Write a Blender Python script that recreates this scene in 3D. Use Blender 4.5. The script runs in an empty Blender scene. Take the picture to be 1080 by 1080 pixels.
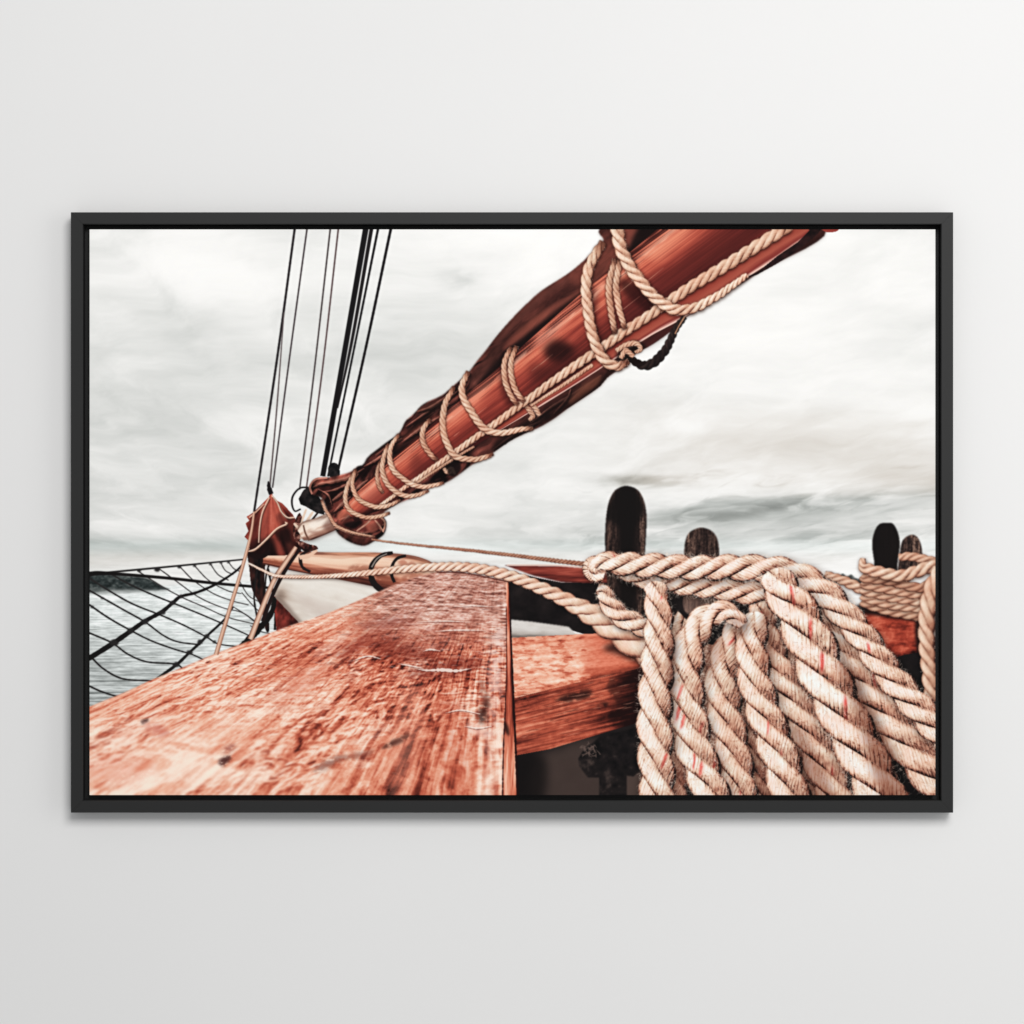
import bpy, bmesh, math
import numpy as np
from mathutils import Vector

# A framed print of a sailing-ship deck hanging on a pale wall, seen straight on.
# Units are metres; one millimetre on the print's face is one pixel of a 1080-pixel picture.
scene = bpy.context.scene
C = scene.collection

# ---------------------------------------------------------------- camera
FACE = -0.0180                    # the print's face stands 18 mm off the wall (the wall is y = 0)
DIST = 2.7
cam_data = bpy.data.cameras.new('camera')
cam = bpy.data.objects.new('camera', cam_data)
C.objects.link(cam)
cam.location = (0, FACE - DIST, 0)
cam.rotation_euler = (math.radians(90), 0, 0)
cam_data.sensor_width = 36
cam_data.lens = 36 * DIST / 1.080
cam_data.clip_start = 0.05
cam_data.clip_end = 200
scene.camera = cam

# ---------------------------------------------------------------- light: a soft key from the upper right, the room's ambient, an added side fill
world = bpy.data.worlds.new('World')
scene.world = world
world.use_nodes = True
bg = world.node_tree.nodes['Background']
bg.inputs['Color'].default_value = (0.97, 0.985, 1.0, 1)
bg.inputs['Strength'].default_value = 0.38


def lamp(name, loc, target, size, power, colour):
    d = bpy.data.lights.new(name, 'AREA')
    d.shape = 'RECTANGLE'
    d.size, d.size_y = size
    d.energy = power
    d.color = colour
    o = bpy.data.objects.new(name, d)
    C.objects.link(o)
    o.location = loc
    o.rotation_euler = (Vector(target) - Vector(loc)).to_track_quat('-Z', 'Y').to_euler()
    return o


lamp('ceiling_light', (0.75, -3.3, 1.75), (0.0, 0, -0.9), (1.7, 1.5), 98, (1.0, 0.99, 0.98))
lamp('side_fill_light', (2.1, -1.5, 0.25), (0.25, 0, 0.0), (1.2, 2.0), 12, (1.0, 0.99, 0.975))  # unseen fill lamp, added to brighten the wall towards the right

scene.view_settings.view_transform = 'Standard'
scene.view_settings.look = 'None'
scene.view_settings.exposure = 0.0
scene.view_settings.gamma = 1.0
scene.view_settings.use_curve_mapping = False


# ---------------------------------------------------------------- helpers
def px(x, y):
    """ picture millimetres to metres on the wall """
    return (x - 540) / 1000, (540 - y) / 1000


def link(name, me, parent=None, mats=()):
    o = bpy.data.objects.new(name, me)
    C.objects.link(o)
    for m in mats:
        me.materials.append(m)
    if parent:
        o.parent = parent
        if parent.parent is None:
            o.location = -parent.location
    return o


def plain(name, colour, rough, bump=0.0, scale=200.0, spec=0.3, mottling=0.0):
    m = bpy.data.materials.new(name)
    m.use_nodes = True
    nt = m.node_tree
    b = nt.nodes['Principled BSDF']
    b.inputs['Base Color'].default_value = (*colour, 1)
    b.inputs['Roughness'].default_value = rough
    b.inputs['Specular IOR Level'].default_value = spec
    tc = nt.nodes.new('ShaderNodeTexCoord')
    n = nt.nodes.new('ShaderNodeTexNoise')
    n.inputs['Scale'].default_value = scale
    n.inputs['Detail'].default_value = 5
    nt.links.new(tc.outputs['Object'], n.inputs['Vector'])
    if bump:
        bm = nt.nodes.new('ShaderNodeBump')
        bm.inputs['Strength'].default_value = bump
        bm.inputs['Distance'].default_value = 0.001
        nt.links.new(n.outputs['Fac'], bm.inputs['Height'])
        nt.links.new(bm.outputs['Normal'], b.inputs['Normal'])
    if mottling:
        n2 = nt.nodes.new('ShaderNodeTexNoise')
        n2.inputs['Scale'].default_value = 2.6
        n2.inputs['Detail'].default_value = 6
        nt.links.new(tc.outputs['Object'], n2.inputs['Vector'])
        r = nt.nodes.new('ShaderNodeValToRGB')
        r.color_ramp.elements[0].position = 0.3
        r.color_ramp.elements[1].position = 0.7
        r.color_ramp.elements[0].color = (*[c * (1 - mottling) for c in colour], 1)
        r.color_ramp.elements[1].color = (*[min(1, c * (1 + mottling)) for c in colour], 1)
        nt.links.new(n2.outputs['Fac'], r.inputs['Fac'])
        nt.links.new(r.outputs['Color'], b.inputs['Base Color'])
    return m


wall_paint = plain('matt_wall_paint', (0.795, 0.792, 0.786), 0.9, 0.05, 700, 0.2, 0.008)
frame_black = plain('charcoal_frame_lacquer', (0.018, 0.018, 0.018), 0.5, 0.02, 900, 0.25, 0.05)
canvas_edge = plain('dark_canvas_edge', (0.012, 0.012, 0.012), 0.9, 0.1, 900, 0.1)
board = plain('black_backing_board', (0.010, 0.010, 0.010), 0.9, 0.05, 400, 0.1)


def box(bm, lo, hi):
    v = [bm.verts.new((x, y, z)) for x in (lo[0], hi[0]) for y in (lo[1], hi[1]) for z in (lo[2], hi[2])]
    for f in ((0, 1, 3, 2), (4, 6, 7, 5), (0, 4, 5, 1), (2, 3, 7, 6), (0, 2, 6, 4), (1, 5, 7, 3)):
        bm.faces.new([v[i] for i in f])
    bmesh.ops.recalc_face_normals(bm, faces=bm.faces)


def mesh_of(name, bm):
    me = bpy.data.meshes.new(name)
    bm.to_mesh(me)
    bm.free()
    return me


# ---------------------------------------------------------------- the wall
bm = bmesh.new()
box(bm, (-4, 0, -2.2), (4, 0.12, 2.2))
wall = link('wall', mesh_of('wall', bm), None, [wall_paint])
wall['label'] = 'plain pale grey-white wall behind the framed print'
wall['category'] = 'wall'
wall['kind'] = 'structure'

# ---------------------------------------------------------------- the framed print
root = bpy.data.objects.new('framed_print', None)
C.objects.link(root)
root.empty_display_size = 0.1
root.location = (0, 0, px(0, 856.5)[1])
root['label'] = 'black floating frame holding a landscape print of a ship deck and coiled rope'
root['category'] = 'framed picture'

OUT = (75.2, 224.2, 1004.8, 856.8)          # outer edge of the frame, in picture millimetres
FRONT = -0.0215


def rail(a, b, c, d):
    """ one mitred side: outer edge a-b, corner-to-corner; c, d point inwards along the mitres """
    # profile: (inset in mm, y)
    prof = [(0.0, -0.0005), (0.0, FRONT + 0.0008), (0.8, FRONT), (12.0, FRONT), (12.8, FRONT + 0.0008), (12.8, -0.006), (26.0, -0.006), (26.0, -0.0005)]
    bm = bmesh.new()
    ends = []
    for p, m in ((a, c), (b, d)):
        ring = []
        for s, y in prof:
            x, z = px(p[0] + m[0] * s, p[1] + m[1] * s)
            ring.append(bm.verts.new((x, y, z)))
        ends.append(ring)
    n = len(prof)
    for i in range(n):
        bm.faces.new((ends[0][i], ends[0][(i + 1) % n], ends[1][(i + 1) % n], ends[1][i]))
    bm.faces.new(ends[0])
    bm.faces.new(ends[1][::-1])
    bmesh.ops.recalc_face_normals(bm, faces=bm.faces)
    return mesh_of('frame_rail', bm)


x0, y0, x1, y1 = OUT
g = 0.10                                     # hairline at each mitre
for a, b, c, d in (((x0 + g, y0), (x1 - g, y0), (1, 1), (-1, 1)), ((x1, y0 + g), (x1, y1 - g), (-1, 1), (-1, -1)),
                   ((x1 - g, y1), (x0 + g, y1), (-1, -1), (1, -1)), ((x0, y1 - g), (x0, y0 + g), (1, -1), (1, 1))):
    link('frame_rail', rail(a, b, c, d), root, [frame_black])

bm = bmesh.new()
ax, az = px(x0 + 27, y1 - 27)
bx_, bz = px(x1 - 27, y0 + 27)
box(bm, (ax, -0.005, az), (bx_, -0.002, bz))
link('backing_board', mesh_of('backing_board', bm), root, [board])


# ---------------------------------------------------------------- the printed picture
# The picture is a flat print: its colours are worked out here in numpy, on a grid of PS samples per millimetre.
# Coordinates are millimetres on the wall, x to the right, y downwards.
PS = 2
PX0, PY0, PX1, PY1 = 94.5, 242.0, 986.5, 838.5
PW, PH = int((PX1 - PX0) * PS), int((PY1 - PY0) * PS)
ink = np.ones((PH, PW, 3), np.float32) * 245
who = np.zeros((PH, PW), np.int32)
part_names = []          # index -> (name, label)


def new_part(name, label=None):
    part_names.append((name, label))
    return len(part_names) - 1


def lattice(ix, iy, seed):
    h = (ix.astype(np.int64) * 374761393 + iy.astype(np.int64) * 668265263 + seed * 1442695041) & 0xffffffff
    h = ((h ^ (h >> 13)) * 1274126177) & 0xffffffff
    return ((h ^ (h >> 16)) & 0xffff).astype(np.float32) / 65535.0


def vnoise(x, y, seed=0):
    x = np.asarray(x, np.float32); y = np.asarray(y, np.float32)
    xi = np.floor(x); yi = np.floor(y)
    fx = x - xi; fy = y - yi
    fx = fx * fx * (3 - 2 * fx); fy = fy * fy * (3 - 2 * fy)
    xi = xi.astype(np.int64); yi = yi.astype(np.int64)
    a = lattice(xi, yi, seed); b = lattice(xi + 1, yi, seed)
    c = lattice(xi, yi + 1, seed); d = lattice(xi + 1, yi + 1, seed)
    return (a + (b - a) * fx) * (1 - fy) + (c + (d - c) * fx) * fy


def fbm(x, y, seed=0, octaves=4, gain=0.5):
    s = 0; a = 1.0; t = 0
    for o in range(octaves):
        f = 1.93 ** o
        s = s + a * vnoise((x + .31 * o * y) * f + 17.3 * o, (y - .17 * o * x) * f - 9.1 * o, seed + o * 7)
        t += a; a *= gain
    return s / t            # 0..1


def box1(a, r, ax):
    if r < 1:
        return a
    pad = [(0, 0)] * a.ndim; pad[ax] = (r + 1, r)
    c = np.cumsum(np.pad(a, pad, mode='edge'), axis=ax, dtype=np.float64)
    n = a.shape[ax]
    hi = np.take(c, np.arange(2 * r + 1, 2 * r + 1 + n), axis=ax)
    lo = np.take(c, np.arange(0, n), axis=ax)
    return ((hi - lo) / (2 * r + 1)).astype(np.float32)


def blur(a, r):
    r = int(round(r))
    for _ in range(2):
        a = box1(box1(a, r, 0), r, 1)
    return a


def ramp(t, stops):
    ks = [s[0] for s in stops]
    return np.stack([np.interp(t, ks, [s[1][c] for s in stops]) for c in range(3)], -1).astype(np.float32)


def sstep(a, b, x):
    t = np.clip((x - a) / (b - a), 0, 1)
    return t * t * (3 - 2 * t)


def smooth(pts, n=14, closed=False):
    p = np.array(pts, float)
    q = np.vstack([p[-1:], p, p[:2]]) if closed else np.vstack([2 * p[:1] - p[1:2], p, 2 * p[-1:] - p[-2:-1]])
    out = []
    for i in range(1, len(q) - 2):
        a, b, c, d = q[i - 1], q[i], q[i + 1], q[i + 2]
        for t in np.arange(n) / n:
            out.append(0.5 * (2 * b + (c - a) * t + (2 * a - 5 * b + 4 * c - d) * t * t + (3 * b - a - 3 * c + d) * t ** 3))
    if not closed:
        out.append(p[-1])
    return np.array(out)


def window(x0, y0, x1, y1):
    i0 = max(0, int((x0 - PX0) * PS) - 1); i1 = min(PW, int((x1 - PX0) * PS) + 2)
    j0 = max(0, int((y0 - PY0) * PS) - 1); j1 = min(PH, int((y1 - PY0) * PS) + 2)
    if i1 <= i0 + 3 or j1 <= j0 + 3:
        return None
    X, Y = np.meshgrid(PX0 + (np.arange(i0, i1) + .5) / PS, PY0 + (np.arange(j0, j1) + .5) / PS)
    return (slice(j0, j1), slice(i0, i1)), X.astype(np.float32), Y.astype(np.float32)


def shape(pts, curved=False, pad=0):
    p = smooth(pts, 8, True) if curved else np.array(pts, float)
    w = window(p[:, 0].min() - pad, p[:, 1].min() - pad, p[:, 0].max() + pad, p[:, 1].max() + pad)
    if w is None:
        return None
    sl, X, Y = w
    m = np.zeros(X.shape, bool)
    for (ax, ay), (bx, by) in zip(p, np.roll(p, -1, 0)):
        if ay == by:
            continue
        m ^= ((ay > Y) != (by > Y)) & (X < (bx - ax) * (Y - ay) / (by - ay) + ax)
    return sl, X, Y, m.astype(np.float32)


def put(sl, colour, alpha, pid=None):
    a = alpha[..., None]
    ink[sl] = ink[sl] * (1 - a) + colour * a
    if pid is not None:
        who[sl][alpha > 0.45] = pid


def cast(sl, mask, dx, dy, soft, k):
    """ darkening the print shows round whatever lies on top of something else """
    j0, j1, i0, i1 = sl[0].start, sl[0].stop, sl[1].start, sl[1].stop
    m = int(soft * PS * 2 + max(abs(dx), abs(dy)) * PS + 2)
    J0, J1, I0, I1 = max(0, j0 - m), min(PH, j1 + m), max(0, i0 - m), min(PW, i1 + m)
    big = np.zeros((J1 - J0, I1 - I0), np.float32)
    big[j0 - J0:j1 - J0, i0 - I0:i1 - I0] = mask
    p, r = int(dy * PS), int(dx * PS)
    if p or r:
        sh = np.zeros_like(big)
        h, w = big.shape
        sh[max(0, p):h + min(0, p), max(0, r):w + min(0, r)] = big[max(0, -p):h - max(0, p), max(0, -r):w - max(0, r)]
        big = sh
    big = blur(big, soft * PS)
    ink[J0:J1, I0:I1] *= 1 - (k * big)[..., None] * np.array([.90, 1.0, 1.03], np.float32)


def ribbon(path, margin=1.0, n=None):
    p = smooth(path, n or 14)
    seg = np.hypot(*np.diff(p[:, :2], axis=0).T)
    u = np.concatenate([[0], np.cumsum(seg)])
    N = max(8, int(u[-1] * 1.0))
    uu = np.linspace(0, u[-1], N)
    q = np.stack([np.interp(uu, u, p[:, c]) for c in range(3)], 1)
    T = np.gradient(q[:, :2], axis=0); T /= np.hypot(*T.T)[:, None] + 1e-9
    R = q[:, 2].max() * margin + 1
    w = window(q[:, 0].min() - R, q[:, 1].min() - R, q[:, 0].max() + R, q[:, 1].max() + R)
    if w is None:
        return None
    sl, X, Y = w
    best = np.full(X.shape, 1e9, np.float32); idx = np.zeros(X.shape, np.int32)
    ox, oy = X[0, 0], Y[0, 0]
    for i, (cx, cy, hw) in enumerate(q):
        r = hw * margin + 1.2
        a = max(0, int((cx - r - ox) * PS)); b = min(X.shape[1], int((cx + r - ox) * PS) + 2)
        c = max(0, int((cy - r - oy) * PS)); d = min(X.shape[0], int((cy + r - oy) * PS) + 2)
        if a >= b or c >= d:
            continue
        d2 = (X[c:d, a:b] - cx) ** 2 + (Y[c:d, a:b] - cy) ** 2
        m = d2 < best[c:d, a:b]
        best[c:d, a:b][m] = d2[m]; idx[c:d, a:b][m] = i
    dx = X - q[idx, 0]; dy = Y - q[idx, 1]
    al = dx * T[idx, 0] + dy * T[idx, 1]
    v = (-dx * T[idx, 1] + dy * T[idx, 0]) / q[idx, 2]
    U = (uu[idx] + al).astype(np.float32)
    ok = (best < 1e8) & (U >= -.3) & (U <= u[-1] + .3)
    return dict(sl=sl, X=X, Y=Y, u=U, v=v.astype(np.float32), ok=ok, idx=idx, q=q, T=T, uu=uu, al=al, len=u[-1])


ROPE = [(0, (24, 16, 15)), (.14, (78, 44, 37)), (.32, (162, 106, 87)), (.52, (218, 172, 146)), (.72, (240, 211, 187)),
        (.9, (253, 236, 222)), (1.1, (255, 250, 244))]
TWINE = [(0, (40, 20, 17)), (.2, (104, 62, 49)), (.42, (176, 122, 98)), (.65, (220, 176, 148)), (.9, (244, 217, 194)), (1.1, (255, 244, 230))]
LIGHT = np.array([-.36, -.56, .74])


def hairs(path_pts, normals, hws, count, length, seed, colour, alpha=.5):
    rs = np.random.RandomState(seed)
    n = len(path_pts)
    i = rs.randint(0, n, count)
    side = rs.choice([-1, 1], count)
    off = np.where(rs.rand(count) < .75, .9, rs.uniform(-.8, .8, count))
    st = path_pts[i] + normals[i] * (side * off * hws[i])[:, None]
    ang = np.arctan2(normals[i, 1] * side, normals[i, 0] * side) + rs.normal(0, .75, count)
    L = length * rs.uniform(.3, 1.1, count); bend = rs.normal(0, .9, count)
    for t in np.linspace(0, 1, int(length * PS * 1.3)):
        a = ang + bend * t
        x = st[:, 0] + np.cos(a) * L * t; y = st[:, 1] + np.sin(a) * L * t
        I = ((x - PX0) * PS).astype(int); J = ((y - PY0) * PS).astype(int)
        m = (I >= 0) & (I < PW) & (J >= 0) & (J < PH)
        al = alpha * (1 - .6 * t)
        ink[J[m], I[m]] = ink[J[m], I[m]] * (1 - al) + np.array(colour, np.float32) * al


def rope(path, pid, lay=2.75, seed=0, bright=1.0, stops=ROPE, fuzz=1.0, shade=.75, red=0, yarn=1.0, hand=-1, contrast=1.0, soft=0, ss=None, ends=0, cap=False):
    R = ribbon(path, 1.08)
    if R is None:
        return
    sl, X, Y, u, v, idx, q = R['sl'], R['X'], R['Y'], R['u'], R['v'], R['idx'], R['q']
    hw = q[idx, 2].astype(np.float32)
    rate = 2 * np.pi / (lay * 2 * q[:, 2])
    Phi = np.concatenate([[0], np.cumsum((rate[1:] + rate[:-1]) / 2 * np.diff(R['uu']))])
    phi = (Phi[idx] + R['al'] * rate[idx]).astype(np.float32)
    rs_, rc = .52, .50
    z = np.full(X.shape, -1.0, np.float32); dd = np.zeros_like(z); kk = np.zeros(X.shape, np.int32); turn = np.zeros_like(z)
    wob = (vnoise(u / (hw * 3), v * .3, seed + 91) - .5) * .25
    for k in range(3):
        ph = hand * phi + 2 * np.pi * k / 3 + seed * 1.7
        d = (v + wob - rc * np.sin(ph)) / rs_
        zz = np.where(np.abs(d) < 1, rc * np.cos(ph) + rs_ * np.sqrt(np.clip(1 - d * d, 0, 1)), -1)
        m = zz > z
        z[m] = zz[m]; dd[m] = d[m]; kk[m] = k; turn[m] = (hand * phi + 2 * np.pi * k / 3)[m]
    mask = (R['ok'] & (z > -.35)).astype(np.float32)
    if cap:
        e = np.clip(u / (hw * .9), 0, 1) + .10 * (fbm(X / 2.5, Y / 2.5, seed + 1, 2) - .5)
        mask *= np.abs(v) < np.sqrt(np.clip(1 - (1 - np.clip(e, 0, 1)) ** 2, 0, 1)) + .02 + (e >= .99)
    mask = np.clip(blur(mask, 1) * 1.5 - .25, 0, 1)
    zc = np.clip(z, -.35, 2)
    gy, gx = np.gradient(zc * hw * PS)
    lim = 1.75
    mag = np.sqrt(gx * gx + gy * gy) + 1e-6
    f = np.minimum(1, lim / mag); gx *= f; gy *= f
    nz = 1 / np.sqrt(gx * gx + gy * gy + 1)
    diff = np.clip((-gx * LIGHT[0] - gy * LIGHT[1] + LIGHT[2]) * nz, 0, 1)
    hm = float(np.median(q[:, 2]))
    cav = zc - blur(zc, max(1, hm * .28 * PS))
    # yarns that run across every strand, then loose fibres and grime
    fine = np.clip((hm - 4) / 8, 0, 1) * yarn
    lat = dd * hw * rs_
    across = v * hw + hand * .42 * u           # yarns lie nearly along the rope
    y_ph = across / max(1.5, hm * .19) + 1.5 * fbm(across / hm, u / hm, seed + 5, 2) + kk * .37
    yl = np.abs(np.sin(y_ph * np.pi))
    yarnv = (sstep(.0, .62, yl) - .78) * .34 * fine * np.clip(2.2 * fbm(across / 2.5, u / (hm * .5), seed + 8, 3) - .5, .05, 1.2)
    fib = (fbm(across / .9, u / 4.5, seed + 33, 3) - .5) * (.16 + .34 * fine)
    grime = (fbm(X / 7, Y / 7, seed + 70, 3) - .5) * .30
    spots = -sstep(.60, .74, fbm(u / 1.9, lat / 1.1, seed + 3, 2)) * .20 * fine * sstep(.35, .6, fbm(X / 9, Y / 9, seed + 4, 2))
    contrast = contrast * (.55 + .37 * np.clip((hm - 2) / 9, 0, 1))
    t = .80 + (.72 * diff - .62) * contrast + .50 * cav * contrast + yarnv + fib + grime + spots
    t -= .21 * np.abs(v) ** 4
    t -= .26 * sstep(.66, 1.0, np.abs(dd)) * contrast * (.5 + fbm(u / (hm * .7), v * 2, seed + 77, 2))
    t += .10 * (fbm(u / (hm * 1.6) + v, v * 1.3, seed + 78, 3) - .5) * 2 * fine
    if ends:
        e = np.minimum(u, R['len'] - u)
        t = t * (1 - ends * (1 - sstep(-.5, hm * 3.2, e)))
    t *= bright
    col = ramp(t, stops)
    warm = (fbm(X / 11, Y / 11, seed + 40, 2) - .5)[..., None]
    col = col * (1 + (warm - .10) * np.array([.0, .12, .16], np.float32))
    if red:
        rs2 = np.random.RandomState(seed + 5)
        for _ in range(red):
            u0 = rs2.uniform(.05, .95) * R['len']; k0 = rs2.randint(3); d0 = rs2.uniform(-.5, .5)
            x0 = rs2.uniform(-.6, .6) * hm
            a = np.exp(-((across - hand * .42 * u0 - x0 + .8 * (fbm(u / 4, v * 0, seed, 2) - .5)) / (hm * rs2.uniform(.055, .10))) ** 2) * np.exp(-((u - u0) / (hm * rs2.uniform(.35, .6))) ** 4) * (kk == k0) * (np.abs(dd) < .85) * (z > .25)
            a = np.clip(a * 1.1, 0, .85) * (.55 + .6 * vnoise(across / 1.2, u / 3, seed))
            rc_ = np.array([196, 66, 58], np.float32) * np.clip(.4 + t, .4, 1.2)[..., None]
            col = col * (1 - np.clip(a, 0, 1)[..., None]) + rc_ * np.clip(a, 0, 1)[..., None]
    if soft:
        col = blur(col, soft * PS)
    if shade:
        cast(sl, mask, hm * .12, hm * .16, ss or hm * .28, shade)
    put(sl, col, mask, pid)
    if fuzz:
        Nn = np.stack([-R['T'][:, 1], R['T'][:, 0]], 1)
        cnt = int(R['len'] * .9 * fuzz)
        hairs(q[:, :2], Nn, q[:, 2], cnt, max(1.5, hm * .30), seed + 11, (250, 228, 208), .36)
        hairs(q[:, :2], Nn, q[:, 2] * .8, int(cnt * 1.2 * min(1, hm / 8)), max(1.5, hm * .35), seed + 13, (255, 242, 228), .38)
        hairs(q[:, :2], Nn, q[:, 2] * .5, cnt // 3, max(1.5, hm * .3), seed + 12, (168, 116, 96), .28)


def rod(path, pid, stops, grain=None, shade=0, wob=0, seed=0, n=None):
    """ a round bar, cord or spar: colour from its height across, stops over v in -1..1 """
    R = ribbon(path, 1.0, n)
    if R is None:
        return None
    v = R['v']
    edge = 1 + (wob * (vnoise(R['u'] / 6, v * 0, seed) - .5) if wob else 0)
    hwm = R['q'][R['idx'], 2]
    mask = R['ok'] * np.clip((edge - np.abs(v)) * hwm * PS + .5, 0, 1)
    vv = v.copy()
    if grain is not None:
        vv = vv + grain(R)
    col = ramp(np.clip(vv, -1, 1), stops)
    if shade:
        cast(R['sl'], mask.astype(np.float32), .5, 1, 2.0, shade)
    put(R['sl'], col, mask.astype(np.float32), pid)
    return R


def line(pts, hw, colour, pid, jag=0.0, seed=0, k=1.0):
    pts = [(p[0], p[1], hw if len(p) < 3 else p[2]) for p in pts]
    R = ribbon(pts, 1.0, 10)
    if R is None:
        return
    h = R['q'][R['idx'], 2]
    if jag:
        h = h * (1 + jag * (vnoise(R['u'] / 2.0, R['u'] * 0, seed) - .5))
    a = np.clip((h - np.abs(R['v']) * R['q'][R['idx'], 2]) * PS + .5, 0, 1) * R['ok'] * k
    put(R['sl'], np.array(colour, np.float32) * np.ones(a.shape + (3,), np.float32), a.astype(np.float32), pid)


def glaze(pts, colour, k, soft=2, only=None, mode='mix', curved=True, rough=0):
    """ soft-edged patch of colour inside the shape """
    s = shape(pts, curved, soft * 2)
    if s is None:
        return
    sl, X, Y, m = s
    m = blur(m, soft * PS) * k
    if rough:
        m = m * sstep(.5 - .28 * rough, .62, fbm(X / 5.0, Y / 3.0, int(pts[0][0]) + 7, 4) + .3 * (m / k - .45))
    if only is not None:
        m = m * np.isin(who[sl], only)
    if mode == 'mul':
        ink[sl] *= 1 - m[..., None] * (1 - np.array(colour, np.float32) / 255)
    else:
        put(sl, np.array(colour, np.float32), m)


WOOD = [(0, (34, 14, 13)), (.22, (112, 44, 34)), (.45, (190, 88, 65)), (.62, (228, 138, 108)), (.8, (247, 188, 160)), (1, (255, 230, 212))]
SAIL = [(0, (17, 10, 10)), (.25, (50, 25, 23)), (.5, (98, 50, 43)), (.75, (152, 84, 70)), (1, (214, 146, 126))]
RED = [(0, (22, 9, 9)), (.25, (82, 30, 27)), (.5, (140, 58, 48)), (.75, (196, 98, 80)), (1, (240, 168, 145))]
FX, FY = np.meshgrid(PX0 + (np.arange(PW) + .5) / PS, PY0 + (np.arange(PH) + .5) / PS)
FX = FX.astype(np.float32); FY = FY.astype(np.float32)
WHOLE = (slice(0, PH), slice(0, PW))


def paint_sky():
    P = new_part('printed_sky')
    xs = [95, 200, 300, 450, 600, 750, 880, 985]
    rows = [(243, 243, 245, 237, 245, 249, 251, 252, 252), (300, 245, 247, 246, 237, 245, 248, 250, 251),
            (345, 235, 228, 238, 233, 239, 245, 248, 249), (400, 229, 228, 234, 234, 240, 241, 245, 245),
            (440, 223, 227, 235, 239, 241, 238, 238, 241), (480, 233, 231, 229, 237, 239, 231, 227, 225),
            (512, 226, 226, 233, 242, 240, 237, 229, 218), (540, 239, 243, 240, 247, 238, 220, 222, 226),
            (562, 236, 238, 242, 246, 228, 214, 234, 236), (576, 182, 190, 214, 243, 222, 226, 240, 243),
            (588, 226, 228, 236, 244, 232, 240, 244, 246), (604, 240, 236, 240, 247, 249, 250, 246, 247), (640, 240, 240, 240, 245, 245, 245, 245, 245)]
    ys = np.array([r[0] for r in rows], float)
    g = np.stack([np.interp(FX[0], xs, r[1:]) for r in rows])
    # smooth interpolation down the rows
    fy = np.interp(FY[:, 0], ys, np.arange(len(ys)))
    i = np.clip(fy.astype(int), 0, len(ys) - 2); t = fy - i; t = t * t * (3 - 2 * t)
    base = g[i] * (1 - t)[:, None] + g[i + 1] * t[:, None]
    base = blur(base.astype(np.float32), 9 * PS)
    d = 640 - np.minimum(FY, 632)
    cx = (FX - 540) / (d + 60); cy = 190 / (d + 28)
    warp = fbm(cx * 4, cy * 4, 3, 3)
    n1 = fbm(cx * 2.2 + warp * .9, cy * 5 + .6 * warp, 11, 6, .55) - .5
    n2 = fbm(FX / 150 + warp, FY / 62, 23, 5, .52) - .5
    n3 = fbm(cx * 7 + 2 * warp, cy * 20, 31, 4, .6) - .5
    low = sstep(470, 560, FY)
    n4 = fbm(FX / 95 + 2.2 * warp, FY / 24 + FX / 400 + 1.2 * warp, 27, 6, .58) - .5
    n5 = fbm(FX / 34 + 3 * warp, FY / 13 + 2 * warp, 28, 5, .6) - .5
    L = base + n2 * 46 * (1 - .5 * low) + n1 * 36 + n3 * 14 * low * sstep(560, 700, FX) + n4 * 24 * (1 - .4 * sstep(700, 900, FX) * (1 - low)) + n5 * 8
    # streaked cloud bank to the right of the tall pin
    bank = np.exp(-((FY - (548 - (FX - 700) * .10 + 10 * (warp - .5))) / 10) ** 2) * sstep(640, 720, FX) * (1 - sstep(880, 985, FX) * .4)
    L -= bank * (10 + 32 * sstep(.36, .66, fbm(FX / 48 + warp * 2, (FY + .12 * FX) / 12 + warp, 44, 5, .55)))
    L += .6 * np.exp(-((FY - (536 - (FX - 700) * .06)) / 7) ** 2) * sstep(640, 760, FX) * 16 * sstep(.45, .6, fbm(FX / 40, FY / 9, 52, 3))
    band = sstep(.46, .70, fbm(FX / 95 + 1.6 * warp, (FY + .10 * FX) / 15 + warp, 47, 5, .52)) * sstep(480, 505, FY) * (1 - sstep(566, 590, FY)) * sstep(560, 640, FX)
    L -= 26 * band
    L += 9 * sstep(.50, .68, fbm(FX / 70 + 1.6 * warp, (FY + .10 * FX) / 13 + warp, 48, 5, .52)) * sstep(490, 515, FY) * sstep(560, 640, FX)
    L -= 42 * np.exp(-(((FX - 655) / 34) ** 2 + ((FY - 506) / 6) ** 2)) * (.3 + fbm(FX / 12, FY / 5, 60, 3))
    L -= 26 * np.exp(-(((FX - 487) / 24) ** 2 + ((FY - 295) / 11) ** 2)) * (.3 + fbm(FX / 14, FY / 8, 61, 3))
    L = 252 + (L - 249) * 1.16
    L = np.clip(256 - 9 * np.log1p(np.exp(np.clip((256 - L) / 9, -20, 20))), 0, 255)
    dark = (250 - L)[..., None]
    warmth = (sstep(560, 760, FX) * sstep(400, 450, FY) * (1 - sstep(505, 530, FY)))[..., None] + .6 * np.exp(-((FY - 592) / 9) ** 2)[..., None]
    c = L[..., None] + np.clip(dark, 0, 60) * (np.array([-.05, .02, .0]) * (1 - warmth) + np.array([.12, .0, -.14]) * warmth)
    teal = np.exp(-((FY - 576) / 8) ** 2)[..., None]
    c = c + teal * np.array([-3, 1, 1]) + np.array([1.5, .5, -2.0])
    ink[:] = np.clip(c, 0, 255); who[:] = P


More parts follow.
